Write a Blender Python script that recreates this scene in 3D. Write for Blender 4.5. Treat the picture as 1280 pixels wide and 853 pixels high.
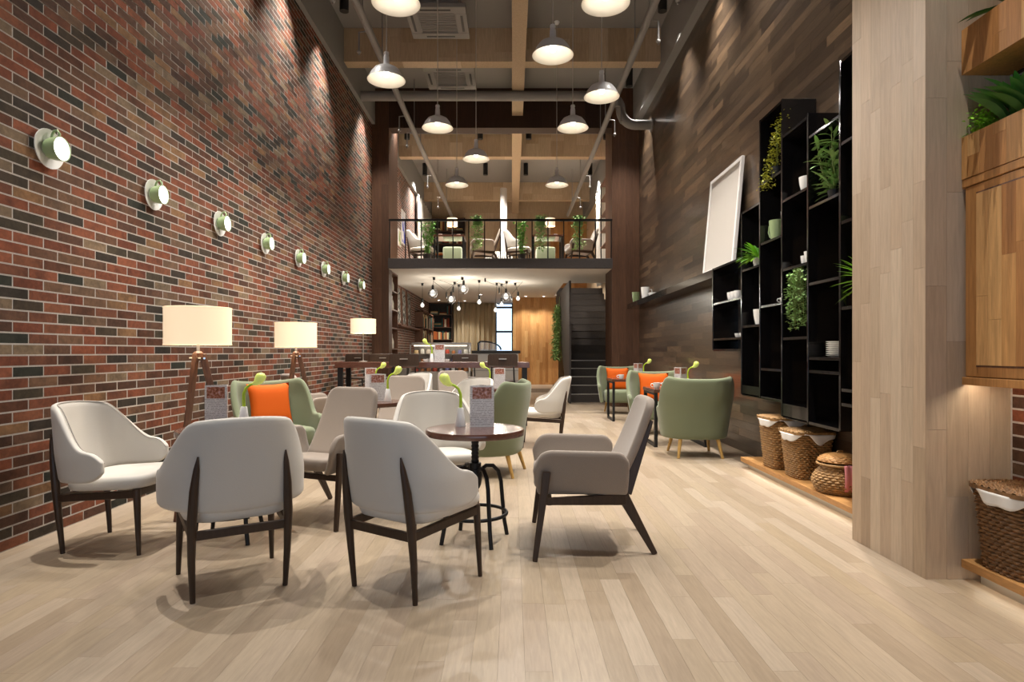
import bpy, bmesh, math, random
from mathutils import Vector, Matrix
rnd = random.Random(7)
PI = math.pi
sc = bpy.context.scene
for o in list(bpy.data.objects): bpy.data.objects.remove(o)
COL = sc.collection
F, VX, VY, CH = 760.0, 640.0, 440.0, 1.22      # focal length in px, vanishing point, eye height

# ------------------------------------------------------------------ camera
cam_d = bpy.data.cameras.new('camera'); cam = bpy.data.objects.new('camera', cam_d); COL.objects.link(cam)
cam.location = (0, 0, CH); cam.rotation_euler = (PI/2, 0, 0)
cam_d.sensor_width = 36; cam_d.lens = 36*F/1280; cam_d.shift_y = (VY-426.5)/1280
cam_d.clip_start = .05; cam_d.clip_end = 200
sc.camera = cam

# ------------------------------------------------------------------ daylight outside the windows
w = bpy.data.worlds.new('world'); sc.world = w; w.use_nodes = True
bg = w.node_tree.nodes['Background']; bg.inputs[0].default_value = (.60, .78, 1.0, 1); bg.inputs[1].default_value = 1.95

sc.view_settings.view_transform = 'Standard'; sc.view_settings.look = 'None'
sc.view_settings.gamma = 1; sc.view_settings.use_curve_mapping = False
sc.view_settings.exposure = -0.06
sc.cycles.use_denoising = True
sc.cycles.max_bounces = 8; sc.cycles.diffuse_bounces = 4; sc.cycles.glossy_bounces = 4
sc.cycles.transparent_max_bounces = 12; sc.cycles.sample_clamp_indirect = 4

# ------------------------------------------------------------------ helpers
def P(x, y, d): return Vector(((x-VX)*d/F, d, CH+(VY-y)*d/F))
def X_(x, d): return (x-VX)*d/F
def Z_(y, d): return CH+(VY-y)*d/F
def lin(c): return c/12.92 if c <= .04045 else ((c+.055)/1.055)**2.4
def C(h, k=1.0):
    h = h.lstrip('#'); return tuple(min(1, lin(int(h[i:i+2], 16)/255)*k) for i in (0, 2, 4))+(1,)

class MB:
    def __init__(s): s.v = []; s.f = []
    def add(s, vs, fs):
        n = len(s.v); s.v += [tuple(v) for v in vs]; s.f += [tuple(i+n for i in f) for f in fs]; return s
    def box(s, x0, x1, y0, y1, z0, z1):
        return s.add([(x0,y0,z0),(x1,y0,z0),(x1,y1,z0),(x0,y1,z0),(x0,y0,z1),(x1,y0,z1),(x1,y1,z1),(x0,y1,z1)],
                     [(3,2,1,0),(4,5,6,7),(0,1,5,4),(1,2,6,5),(2,3,7,6),(3,0,4,7)])
    def bar(s, a, b, w, h, w2=None, h2=None, up=(0,0,1)):
        a, b = Vector(a), Vector(b); t = (b-a).normalized(); up = Vector(up)
        if abs(t.dot(up)) > .98: up = Vector((0,1,0))
        r = t.cross(up).normalized(); u = r.cross(t)
        w2 = w if w2 is None else w2; h2 = h if h2 is None else h2
        vs = [p+r*sx*ww/2+u*sy*hh/2 for p, ww, hh in ((a,w,h),(b,w2,h2)) for sx, sy in ((-1,-1),(1,-1),(1,1),(-1,1))]
        return s.add(vs, [(3,2,1,0),(4,5,6,7),(0,1,5,4),(1,2,6,5),(2,3,7,6),(3,0,4,7)])
    def tube(s, pts, r, n=8, cap=True):
        pts = [Vector(p) for p in pts]; m = len(pts)
        rs = r if isinstance(r, (list, tuple)) else [r]*m
        t0 = (pts[1]-pts[0]).normalized(); ref = Vector((0,0,1)) if abs(t0.z) < .9 else Vector((1,0,0))
        u = t0.cross(ref).normalized(); vs = []
        for i in range(m):
            t = (pts[min(i+1,m-1)]-pts[max(i-1,0)]).normalized()
            u = (u-t*u.dot(t)).normalized(); q = t.cross(u)
            for k in range(n):
                a = 2*PI*k/n; vs.append(pts[i]+(u*math.cos(a)+q*math.sin(a))*rs[i])
        fs = [(i*n+k, i*n+(k+1)%n, (i+1)*n+(k+1)%n, (i+1)*n+k) for i in range(m-1) for k in range(n)]
        if cap: fs += [tuple(range(n-1,-1,-1)), tuple(range((m-1)*n, m*n))]
        return s.add(vs, fs)
    def lathe(s, prof, n=24, c=(0,0,0), axis='z'):
        vs = []; c = Vector(c)
        for r, z in prof:
            for k in range(n):
                a = 2*PI*k/n; p = Vector((r*math.cos(a), r*math.sin(a), z))
                if axis == 'x': p = Vector((p.z, p.x, p.y))
                if axis == 'y': p = Vector((p.y, p.z, p.x))
                vs.append(p+c)
        m = len(prof)
        fs = [(i*n+k, i*n+(k+1)%n, (i+1)*n+(k+1)%n, (i+1)*n+k) for i in range(m-1) for k in range(n)]
        if prof[0][0] > 1e-4: fs.append(tuple(range(n-1,-1,-1)))
        if prof[-1][0] > 1e-4: fs.append(tuple(range((m-1)*n, m*n)))
        return s.add(vs, fs)
    def lathe_open(s, prof, n=24, c=(0,0,0), axis='z'):
        k = len(s.f); s.lathe(prof, n, c, axis)
        s.f = [f for i, f in enumerate(s.f) if i < k or len(f) == 4 and n != 4 or len(f) < n]; return s
    def loft(s, rings):
        n = len(rings[0]); vs = [p for r in rings for p in r]; m = len(rings)
        fs = [(i*n+k, i*n+(k+1)%n, (i+1)*n+(k+1)%n, (i+1)*n+k) for i in range(m-1) for k in range(n)]
        fs += [tuple(range(n-1,-1,-1)), tuple(range((m-1)*n, m*n))]
        return s.add(vs, fs)
    def prism(s, poly, fn, t0, t1):       # poly: 2D points, fn(u, v, t) -> 3D
        return s.loft([[fn(u, v, t) for u, v in poly] for t in (t0, t1)])
    def grid(s, fn, nu, nv):
        vs = [fn(i/nu, j/nv) for i in range(nu+1) for j in range(nv+1)]
        fs = [(i*(nv+1)+j, (i+1)*(nv+1)+j, (i+1)*(nv+1)+j+1, i*(nv+1)+j+1) for i in range(nu) for j in range(nv)]
        return s.add(vs, fs)
    def mesh(s, name, smooth=None):
        me = bpy.data.meshes.new(name); me.from_pydata(s.v, [], s.f)
        bm = bmesh.new(); bm.from_mesh(me); bmesh.ops.recalc_face_normals(bm, faces=bm.faces); bm.to_mesh(me); bm.free()
        if smooth is not None:
            for p in me.polygons: p.use_smooth = True
            me.set_sharp_from_angle(angle=math.radians(smooth))
        me.update(); return me

def mk(name, mb, mat, parent=None, smooth=None, bevel=0, sub=0, solid=0, off=0):
    me = mb.mesh(name, smooth) if isinstance(mb, MB) else mb
    o = bpy.data.objects.new(name, me); COL.objects.link(o)
    if mat and not me.materials: me.materials.append(mat)
    if parent: o.parent = parent
    if solid:
        m = o.modifiers.new('thick', 'SOLIDIFY'); m.thickness = solid; m.offset = off
    if bevel:
        m = o.modifiers.new('bevel', 'BEVEL'); m.width = bevel; m.segments = 2; m.limit_method = 'ANGLE'
    if sub:
        m = o.modifiers.new('smooth', 'SUBSURF'); m.levels = sub; m.render_levels = sub
        for p in me.polygons: p.use_smooth = True
    return o
def tag(o, label, cat=None, group=None, kind=None):
    o['label'] = label
    if cat: o['category'] = cat
    if group: o['group'] = group
    if kind: o['kind'] = kind
    return o
def thing(name, label, cat, loc=(0,0,0), rz=0, group=None):
    o = bpy.data.objects.new(name, None); COL.objects.link(o); o.location = loc; o.rotation_euler = (0,0,rz)
    o.empty_display_size = .1
    return tag(o, label, cat, group)
def struct(name, mb, mat, label, **k):
    o = mk(name, mb, mat, **k); o['label'] = label; o['kind'] = 'structure'; return o
def copy_tree(o, parent=None):
    c = o.copy(); COL.objects.link(c); c.parent = parent
    for ch in o.children: copy_tree(ch, c)
    return c
def face(ux, uy): return math.atan2(-ux, uy)      # local +Y looks along (ux, uy)
_used = set()
def put(proto, loc, rz, label, group=None, cat=None):
    if proto.name in _used: o = copy_tree(proto)
    else: o = proto; _used.add(proto.name)
    o.location = loc; o.rotation_euler = (0,0,rz); o['label'] = label
    if group: o['group'] = group
    return o

# ------------------------------------------------------------------ materials
def nt(name):
    m = bpy.data.materials.new(name); m.use_nodes = True; t = m.node_tree
    return m, t, t.nodes['Principled BSDF']
def N(t, typ, **kw):
    n = t.nodes.new(typ)
    for k, v in kw.items():
        if k.startswith('_'): setattr(n, k[1:], v)
        else: n.inputs[k.replace('__', ' ')].default_value = v
    return n
def ramp(t, stops, interp='LINEAR'):
    n = t.nodes.new('ShaderNodeValToRGB'); e = n.color_ramp.elements; n.color_ramp.interpolation = interp
    e[0].position, e[0].color = stops[0]; e[1].position, e[1].color = stops[1]
    for p, c in stops[2:]:
        k = e.new(p); k.color = c
    return n
def simple(name, col, rough=.5, metal=0, spec=.5, coat=0, emit=None, es=0, noise=0, nscale=40, bump=0, trans=0, sheen=0):
    m, t, b = nt(name); L = t.links.new
    b.inputs['Base Color'].default_value = col if len(col) == 4 else C(col)
    b.inputs['Roughness'].default_value = rough; b.inputs['Metallic'].default_value = metal
    b.inputs['Specular IOR Level'].default_value = spec; b.inputs['Coat Weight'].default_value = coat
    b.inputs['Transmission Weight'].default_value = trans; b.inputs['Sheen Weight'].default_value = sheen
    if emit: b.inputs['Emission Color'].default_value = emit; b.inputs['Emission Strength'].default_value = es
    if noise or bump:
        tc = N(t, 'ShaderNodeTexCoord'); no = N(t, 'ShaderNodeTexNoise', Scale=nscale, Detail=4.0)
        L(tc.outputs['Object'], no.inputs['Vector'])
        if noise:
            c = col if len(col) == 4 else C(col)
            r = ramp(t, [(.3, tuple(x*(1-noise) for x in c[:3])+(1,)), (.7, tuple(min(1, x*(1+noise)) for x in c[:3])+(1,))])
            L(no.outputs['Fac'], r.inputs[0]); L(r.outputs[0], b.inputs['Base Color'])
        if bump:
            bp = N(t, 'ShaderNodeBump', Strength=bump, Distance=.004); L(no.outputs['Fac'], bp.inputs['Height']); L(bp.outputs[0], b.inputs['Normal'])
    return m
def pieces(name, stops, grain, gk=.25, rough=.5, spec=.5, coat=0, crough=.1, interp='LINEAR', bump=.15, blotch=0, bs=6, gs=8, objcoord=False):
    """planks / bricks: a tone for every piece (object colour or face attribute) and grain along one axis"""
    m, t, b = nt(name); L = t.links.new
    oi = N(t, 'ShaderNodeObjectInfo'); sep = N(t, 'ShaderNodeSeparateColor'); L(oi.outputs['Color'], sep.inputs[0])
    at = N(t, 'ShaderNodeAttribute', _attribute_name='rnd')
    ad = N(t, 'ShaderNodeMath', _operation='ADD'); L(sep.outputs[0], ad.inputs[0]); L(at.outputs['Fac'], ad.inputs[1])
    fr = N(t, 'ShaderNodeMath', _operation='FRACT'); L(ad.outputs[0], fr.inputs[0])
    rp = ramp(t, stops, interp); L(fr.outputs[0], rp.inputs[0])
    if objcoord: tc = N(t, 'ShaderNodeTexCoord'); src = tc.outputs['Object']
    else: tc = N(t, 'ShaderNodeNewGeometry'); src = tc.outputs['Position']
    mp = N(t, 'ShaderNodeMapping'); mp.inputs['Scale'].default_value = grain; L(src, mp.inputs['Vector'])
    off = N(t, 'ShaderNodeMath', _operation='MULTIPLY'); L(fr.outputs[0], off.inputs[0]); off.inputs[1].default_value = 37.0
    no = N(t, 'ShaderNodeTexNoise', _noise_dimensions='4D', Scale=gs, Detail=5.0, Roughness=.6, Distortion=.6)
    L(mp.outputs[0], no.inputs['Vector']); L(off.outputs[0], no.inputs['W'])
    mr = N(t, 'ShaderNodeMapRange'); L(no.outputs['Fac'], mr.inputs[0])
    mr.inputs[1].default_value = .3; mr.inputs[2].default_value = .7; mr.inputs[3].default_value = 1-gk; mr.inputs[4].default_value = 1+gk*.7
    mx = N(t, 'ShaderNodeMix', _data_type='RGBA', _blend_type='MULTIPLY'); mx.inputs[0].default_value = 1
    L(rp.outputs[0], mx.inputs[6]); L(mr.outputs[0], mx.inputs[7]); out = mx.outputs[2]
    if blotch:
        n2 = N(t, 'ShaderNodeTexNoise', _noise_dimensions='4D', Scale=bs, Detail=3.0); L(src, n2.inputs['Vector']); L(off.outputs[0], n2.inputs['W'])
        r2 = ramp(t, [(.45, (1,1,1,1)), (.72, (1-blotch,1-blotch*.95,1-blotch*.9,1))]); L(n2.outputs['Fac'], r2.inputs[0])
        m2 = N(t, 'ShaderNodeMix', _data_type='RGBA', _blend_type='MULTIPLY'); m2.inputs[0].default_value = 1
        L(out, m2.inputs[6]); L(r2.outputs[0], m2.inputs[7]); out = m2.outputs[2]
    L(out, b.inputs['Base Color']); b.inputs['Roughness'].default_value = rough; b.inputs['Specular IOR Level'].default_value = spec
    b.inputs['Coat Weight'].default_value = coat; b.inputs['Coat Roughness'].default_value = crough
    if bump:
        bp = N(t, 'ShaderNodeBump', Strength=bump, Distance=.003); L(no.outputs['Fac'], bp.inputs['Height']); L(bp.outputs[0], b.inputs['Normal'])
    return m
def even(cols, k=1.0): return [(i/max(1, len(cols)-1), C(c, k)) for i, c in enumerate(cols)]
def steps(cols): return [(i/len(cols), C(c)) for i, c in enumerate(cols)]
def glass(name, tint=(1,1,1,1), mix=.12):
    m = bpy.data.materials.new(name); m.use_nodes = True; t = m.node_tree; t.nodes.clear(); L = t.links.new
    tr = N(t, 'ShaderNodeBsdfTransparent', Color=tint); gl = N(t, 'ShaderNodeBsdfGlossy', Roughness=.02)
    fr = N(t, 'ShaderNodeFresnel', IOR=1.45); mx = N(t, 'ShaderNodeMixShader'); ou = N(t, 'ShaderNodeOutputMaterial')
    L(fr.outputs[0], mx.inputs[0]); L(tr.outputs[0], mx.inputs[1]); L(gl.outputs[0], mx.inputs[2]); L(mx.outputs[0], ou.inputs[0])
    return m
def lamp_shade_mat(name, col, es):
    return simple(name, col, .8, emit=col, es=es, spec=.1)
def brick_shader(name):
    m, t, b = nt(name); L = t.links.new
    g = N(t, 'ShaderNodeNewGeometry'); sp = N(t, 'ShaderNodeSeparateXYZ'); cb = N(t, 'ShaderNodeCombineXYZ')
    L(g.outputs['Position'], sp.inputs[0]); L(sp.outputs[1], cb.inputs[0]); L(sp.outputs[2], cb.inputs[1])
    br = N(t, 'ShaderNodeTexBrick', Scale=1.0, Color1=C('7a4733'), Color2=C('45342a'), Mortar=C('aaa39c'))
    br.inputs['Mortar Size'].default_value = .008; br.inputs['Brick Width'].default_value = .25; br.inputs['Row Height'].default_value = .071
    L(cb.outputs[0], br.inputs['Vector']); L(br.outputs['Color'], b.inputs['Base Color']); b.inputs['Roughness'].default_value = .8
    return m

BRICKS = ['87503a','54392c','8f5940','6f4f3d','40372f','8f5138','7d5d47','5f4234','95704f','4e4436','7e4733','6f4f3e','36372f','95583f','7a5f4b','8b765f','67412f','8b5039','4c4033','7b4c38']
M = {}
M['brick'] = pieces('brick', [(p, tuple(x*.77 for x in c[:3])+(1,)) for p, c in steps(BRICKS)], (1,1,1), .30, .85, .25, interp='CONSTANT', bump=.5, blotch=.45, bs=7, gs=30)
M['mortar'] = simple('mortar', 'bab4ae', .95, spec=.1, noise=.1, nscale=60)
M['brickfar'] = brick_shader('brick_far')
M['floor'] = pieces('oak_floor', even(['a18f7c','aa9985','a39179','b0a08d','9b8974','a6957f']), (14,1.2,1), .14, .36, .45, bump=.05, gs=5)
M['under'] = simple('underlay', '6d5d4c', .9)
M['dark'] = pieces('walnut_wall', even(['41352a','544536','372c24','493c30','645241','3c3128','5a4a3a','31281f','725d48','463a2e']), (1,1.2,12), .35, .34, .5, coat=.4, crough=.14, bump=.08, gs=5)
M['darkback'] = simple('wall_backing', '241c17', .6)
M['pale'] = pieces('pale_oak', even(['c0ab94','ae987f','c9b69f','b6a089','bfa88f','a8927a']), (12,12,.9), .14, .5, .3, bump=.06, gs=5)
M['palebeam'] = pieces('pale_oak_beam', even(['baa58a','c6b298','b09a7e','bea98e','ccb99f']), (9,9,.8), .16, .6, .2, bump=.06, gs=5)
M['honey'] = pieces('honey_oak', even(['b9854f','c7965d','ab7743','d0a36b','b88450','a5713f']), (10,10,.7), .24, .58, .25, bump=.06, gs=6)
M['honeyflat'] = pieces('honey_block', even(['c08e56','c99a60','b58450']), (10,2.5,10), .2, .45, .4, bump=.05, gs=5)
M['brown'] = pieces('brown_cladding', even(['4f3627','583d2c','463022']), (7,7,.6), .28, .5, .3, bump=.06, gs=5)
M['header'] = pieces('header_cladding', even(['35241a','3e2a1e','2e1f17']), (7,7,.6), .28, .55, .3, bump=.06, gs=5)
M['stairs'] = simple('stair_dark', '3a332e', .6, noise=.15, nscale=30)
M['fascia'] = simple('fascia_dark', '3c3634', .6, noise=.1)
M['grey'] = simple('grey_paint', '8a8987', .85, spec=.2)
M['ceilgrey'] = simple('ceiling_grey', '8d8b89', .9, spec=.15)
M['white'] = simple('white_paint', 'e2dbd2', .85, spec=.2)
M['cream'] = simple('cream_paint', 'd8c3a4', .8, spec=.2)
M['black'] = simple('black_lacquer', '141314', .12, spec=.5, coat=.3)
M['blackm'] = simple('black_metal', '1c1b1c', .4, metal=.6)
M['iron'] = simple('iron', '2f2f31', .42, metal=.7)
M['pipe'] = simple('grey_pipe', '8a8988', .55, metal=.2)
M['steel'] = simple('brushed_steel', 'b9b4ad', .38, metal=.8)
M['chrome'] = simple('chrome', 'd0d0d0', .15, metal=1)
M['fabric'] = simple('cream_leather', 'cfcac2', .55, spec=.3, bump=.12, nscale=160, sheen=.2)
M['seam'] = simple('cream_seam', 'a39c94', .6)
M['taupe'] = simple('taupe_fabric', '94887d', .7, spec=.25, bump=.2, nscale=220, sheen=.2, noise=.05)
M['green'] = simple('sage_fabric', '767e63', .7, spec=.25, bump=.12, nscale=180, sheen=.2)
M['orange'] = simple('orange_fabric', 'cf5a12', .75, spec=.2, bump=.15, nscale=120)
M['teal'] = simple('teal_fabric', '17506a', .8, spec=.2)
M['leg'] = pieces('dark_stain_wood', even(['3d2d22','46342a']), (10,10,1.2), .3, .4, .4, bump=.03, gs=5, objcoord=True)
M['oakleg'] = pieces('oak_leg', even(['c19a58','b78f4e']), (12,12,1.5), .2, .45, .4, bump=.03, gs=5, objcoord=True)
M['tripod'] = pieces('walnut_leg', even(['6b4a38','5d3f30']), (10,10,1.2), .3, .45, .4, bump=.03, gs=5, objcoord=True)
M['table'] = pieces('table_wood', even(['5c3a2e','6b4637','4d2f26']), (2,14,14), .35, .22, .5, coat=.4, crough=.08, bump=.03, gs=5, objcoord=True)
M['porcelain'] = simple('porcelain', 'efefec', .2, spec=.5)
M['sage'] = simple('sage_glaze', '93a77a', .3, spec=.5)
M['whiteplastic'] = simple('white_plastic', 'f0f0ee', .3)
M['lime'] = simple('lime_plastic', 'a9c92c', .35, noise=.1, nscale=25)
M['limehead'] = simple('lime_shade', 'c9d860', .35, emit=C('dbe08a'), es=.25, noise=.12, nscale=30)
M['linen'] = simple('lamp_linen', 'f7e2c2', .9, emit=C('ffe3bd'), es=.72, spec=.05)
M['lens'] = simple('lens_white', 'ffffff', .5, emit=(1,.98,.94,1), es=3)
M['bulbglow'] = simple('bulb_glow', 'ffffff', .5, emit=(1,.93,.80,1), es=14)
M['acgrey'] = simple('unit_grey', '83817f', .6)
M['bulbsoft'] = simple('bulb_soft', 'fff4e0', .3, emit=(1,.95,.85,1), es=1.0)
M['pendout'] = simple('pendant_grey', 'd6d6d7', .35, spec=.5)
M['pendin'] = simple('pendant_inner', 'f6f0e4', .6, spec=.2)
M['cord'] = simple('cord_grey', 'b5afa8', .6)
M['blackp'] = simple('black_plastic', '151515', .5)
M['glass'] = glass('clear_glass')
M['leaf'] = simple('leaf_green', '5f9a3a', .5, spec=.3, noise=.35, nscale=9)
M['leafdark'] = simple('leaf_dark', '3f7030', .4, spec=.4, noise=.3, nscale=7)
M['leaflime'] = simple('leaf_lime', '8dc43a', .5, spec=.3, noise=.3, nscale=9)
M['leafyellow'] = simple('leaf_yellow', 'a5a83a', .55, spec=.3, noise=.4, nscale=14)
M['leafsoft'] = simple('leaf_soft', '86a866', .6, spec=.2, noise=.35, nscale=12)
M['stem'] = simple('stem', '6b7a3a', .7)
M['soil'] = simple('soil', '33271e', .95)
M['cloth'] = simple('white_cloth', 'e9e7e3', .9, spec=.1)
M['pink'] = simple('pink_cloth', 'd98c90', .9, spec=.1)
M['paper'] = simple('white_canvas', 'b3ada6', .8, spec=.1)
M['framew'] = simple('white_frame', 'd9d6d3', .4)
M['curtain'] = simple('curtain_linen', 'cbb998', .9, spec=.1)
M['curtaing'] = simple('curtain_grey', 'c9c4bb', .9, spec=.1)
def glow_bulb(name, es, op):
    m = bpy.data.materials.new(name); m.use_nodes = True; t = m.node_tree; t.nodes.clear(); L = t.links.new
    tr = N(t, 'ShaderNodeBsdfTransparent'); em = N(t, 'ShaderNodeEmission', Color=(1,.94,.82,1), Strength=es)
    mx = N(t, 'ShaderNodeMixShader'); mx.inputs[0].default_value = op; ou = N(t, 'ShaderNodeOutputMaterial')
    L(tr.outputs[0], mx.inputs[1]); L(em.outputs[0], mx.inputs[2]); L(mx.outputs[0], ou.inputs[0]); return m
M['clearbulb'] = glow_bulb('glowing_glass', 1.6, .6)
M['ledsoft'] = simple('led_soft', 'ffffff', .5, emit=(1,.88,.68,1), es=6)
M['led'] = simple('led_strip', 'ffffff', .5, emit=(1,.88,.68,1), es=34)
M['rug'] = simple('zebra', 'd8d2c4', .9)
# ------------------------------------------------------------------ pieces of walls and floors
_unit = {}
def unit_box(mat):
    if mat.name not in _unit:
        me = MB().box(0,1,0,1,0,1).mesh('piece'); me.materials.append(mat); _unit[mat.name] = me
    return _unit[mat.name]
def proj(p):
    if p.y < .3: return None
    return (VX+F*p.x/p.y, VY-F*(p.z-CH)/p.y)
def score(O, U, V, r):
    pts = [proj(O+U*(r[0]+a*r[2])+V*(r[1]+b*r[3])) for a, b in ((0,0),(1,0),(1,1),(0,1))]
    if None in pts: return 0
    cx = sum(p[0] for p in pts)/4; cy = sum(p[1] for p in pts)/4
    if not (-15 < cx < 1295 and -15 < cy < 868): return 0
    return abs(sum(pts[i][0]*pts[(i+1)%4][1]-pts[(i+1)%4][0]*pts[i][1] for i in range(4)))/2
def clad(parent, name, O, U, V, Nn, rects, t, mat, limit=300, jit=0, rest_label='pieces'):
    O, U, V, Nn = Vector(O), Vector(U), Vector(V), Vector(Nn)
    rects = sorted(rects, key=lambda r: -score(O, U, V, r))
    me = unit_box(mat)
    for r in rects[:limit]:
        o = bpy.data.objects.new(name, me); COL.objects.link(o); o.parent = parent
        tt = t+rnd.uniform(-jit, jit)
        p = O+U*r[0]+V*r[1]
        m = Matrix(((U.x*r[2], V.x*r[3], Nn.x*tt, p.x), (U.y*r[2], V.y*r[3], Nn.y*tt, p.y), (U.z*r[2], V.z*r[3], Nn.z*tt, p.z), (0,0,0,1)))
        o.matrix_local = m; o.color = (rnd.random(), 0, 0, 1)
    rest = rects[limit:]
    if rest:
        mb = MB(); vals = []
        for r in rest:
            tt = t+rnd.uniform(-jit, jit)
            c = [O+U*(r[0]+a*r[2])+V*(r[1]+b*r[3])+Nn*(k*tt) for k in (0,1) for a, b in ((0,0),(1,0),(1,1),(0,1))]
            mb.add(c, [(4,5,6,7),(0,1,5,4),(1,2,6,5),(2,3,7,6),(3,0,4,7)]); vals += [rnd.random()]*5
        me2 = bpy.data.meshes.new('rest'); me2.from_pydata(mb.v, [], mb.f)
        a = me2.attributes.new('rnd', 'FLOAT', 'FACE'); a.data.foreach_set('value', vals)
        o = mk(name+'_field', me2, mat, parent); o['kind'] = 'stuff'; o.color = (0,0,0,1); o['label'] = rest_label
def rows(W, H, bh, bl, gap, lmin=None, half=False):
    """rows of height bh along V filled with pieces along U"""
    out = []; n = int(math.ceil(H/bh))
    for i in range(n):
        v0 = i*bh; v1 = min(H, v0+bh)
        if v1-v0 < .015: continue
        u = -(bl/2 if i % 2 else 0) if half else -rnd.uniform(0, bl)
        cuts = [0.0]
        while u < W:
            u += bl if lmin is None else rnd.uniform(lmin, bl)
            if u-cuts[-1] > min(.06, W/2) and u < W-.06: cuts.append(u)
        cuts.append(W)
        for a, b in zip(cuts, cuts[1:]): out.append((a+gap/2, v0+gap/2, b-a-gap, v1-v0-gap))
    return out
def swap(rs): return [(r[1], r[0], r[3], r[2]) for r in rs]

XL, XR, YB = -3.10, 2.82, 23.0
HB, HC = 6.26, 7.06            # top of the wall cladding, ceiling
# floor
fl = struct('floor', MB().box(-3.2,3.0,-1.6,YB+.2,-.12,-.012), M['under'], 'pale oak plank floor of the cafe')
clad(fl, 'plank', (-3.1,-1.6,-.012), (1,0,0), (0,1,0), (0,0,1), swap(rows(YB+1.6, 5.92+.2, .105, 1.3, .0007, .6)), .012, M['floor'], rest_label='pale oak planks further back')
# left brick wall
wl = struct('wall_left', MB().box(-3.25,XL-.0022,-1.6,13.5,-.1,HB), M['mortar'], 'tall red brick wall behind the floor lamps')
clad(wl, 'brick', (XL-.006,-1.6,0), (0,1,0), (0,0,1), (1,0,0), rows(15.06, HB, .0705, .25, .0108, half=True), .0052, M['brick'], jit=.0007, rest_label='red brick courses further off')
# right wooden wall
wr = struct('wall_right', MB().box(XR+.008,3.0,3.9,13.5,-.1,HB), M['darkback'], 'dark walnut board wall behind the shelving')
clad(wr, 'board', (XR+.008,3.96,0), (0,1,0), (0,0,1), (-1,0,0), rows(9.5, HB, .094, 1.25, .001, .5), .008, M['dark'], jit=.0006, rest_label='dark walnut boards further off')
# brick wall beside the honey oak cabinet
wf = struct('wall_right_front', MB().box(2.6725,3.0,-1.6,3.26,-.1,HB), M['mortar'], 'brick wall behind the honey oak cabinet')
clad(wf, 'brick', (2.676,-1.6,0), (0,1,0), (0,0,1), (-1,0,0), rows(4.85, 3.4, .0705, .25, .0108, half=True), .0052, M['brick'], limit=140, jit=.0007, rest_label='brick courses beside the cabinet')
# pale pier
pr = struct('wall_pier', MB().box(2.225,3.0,3.268,3.952,-.1,HC), M['under'], 'pale oak clad pier in front of the dark shelving')
clad(pr, 'board', (2.225,3.258,0), (0,1,0), (0,0,1), (-1,0,0), swap(rows(HC, .704, .1, 1.3, .0012, .45)), .01, M['pale'])
clad(pr, 'board', (2.215,3.268,0), (1,0,0), (0,0,1), (0,-1,0), swap(rows(HC, .46, .115, 1.5, .0012, .6)), .01, M['pale'])
struct('trim_11', MB().box(2.225,3.0,3.952,3.962,0,HC), M['pale'], 'back board of the pale oak pier')
# ceiling, soffits
struct('ceiling', MB().box(-3.3,3.1,-1.7,YB+.3,HC,HC+.1), M['ceilgrey'], 'dark grey painted ceiling')
struct('trim_1', MB().box(-3.25,-3.03,-1.6,YB,HB,HC), M['grey'], 'grey soffit above the brick wall')
struct('trim_2', MB().box(2.68,3.0,-1.6,YB,HB,HC), M['grey'], 'grey soffit above the walnut wall')
# cross beams and long beam
for i, y in enumerate((5.55, 10.96, 16.3, 20.94)):
    b = struct('trim_%d' % (3+i), MB().box(-3.03,2.68,y+.012,y+.25,6.465,HC), M['palebeam'],
               ['pale oak cross beam over the front of the room','pale oak cross beam in front of the ducted air units','pale oak cross beam just behind the dark header','pale oak cross beam over the bookcase upstairs'][i])
    clad(b, 'board', (-3.03,y+.012,6.455), (1,0,0), (0,0,1), (0,-1,0), swap(rows(HC-6.455, 5.71, .34, .7, .0015)), .012, M['palebeam'])
    clad(b, 'board', (-3.03,y,6.465), (1,0,0), (0,1,0), (0,0,-1), rows(5.71, .25, .25, 1.5, .0015, 1.0), .01, M['palebeam'])
struct('trim_7', MB().box(0,.24,-1.6,13.46,6.45,HC), M['palebeam'], 'long pale oak beam along the middle of the ceiling')
struct('trim_8', MB().box(0,.24,13.81,YB,6.45,HC), M['palebeam'], 'long pale oak beam above the mezzanine')
# brown posts and header
def cl_post(name, x0, x1, y0, y1, label, mat='brown'):
    o = struct(name, MB().box(x0+.01,x1-.01,y0+.01,y1,-.05,HC), M['darkback'], label)
    clad(o, 'board', (x0,y0+.01,0), (1,0,0), (0,0,1), (0,-1,0), swap(rows(HC, x1-x0, .155, 7.2, .0012)), .01, M[mat])
    if x0 < 0: clad(o, 'board', (x1-.01,y0,0), (0,1,0), (0,0,1), (1,0,0), swap(rows(HC, y1-y0, .26, 7.2, .0012)), .01, M[mat])
    else: clad(o, 'board', (x0+.01,y0,0), (0,1,0), (0,0,1), (-1,0,0), swap(rows(HC, y1-y0, .26, 7.2, .0012)), .01, M[mat])
struct('wall_post_upper', MB().box(-3.2,-2.727,13.8,14.5,3.262,HC), M['brown'], 'brown clad return of the post above the mezzanine floor')
cl_post('wall_post_left', -3.2, -2.727, 13.46, 13.8, 'dark brown clad post at the end of the brick wall')
cl_post('wall_post_right', 2.214, 3.0, 13.46, 14.4, 'dark brown clad post at the end of the walnut wall')
hd = struct('trim_9', MB().box(-2.727,2.214,13.47,13.81,6.18,HC), M['header'], 'dark brown header beam spanning over the mezzanine rail')
clad(hd, 'board', (-2.727,13.47,6.18), (1,0,0), (0,0,1), (0,-1,0), swap(rows(.88, 4.941, .31, .9, .0015)), .01, M['header'])
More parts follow.
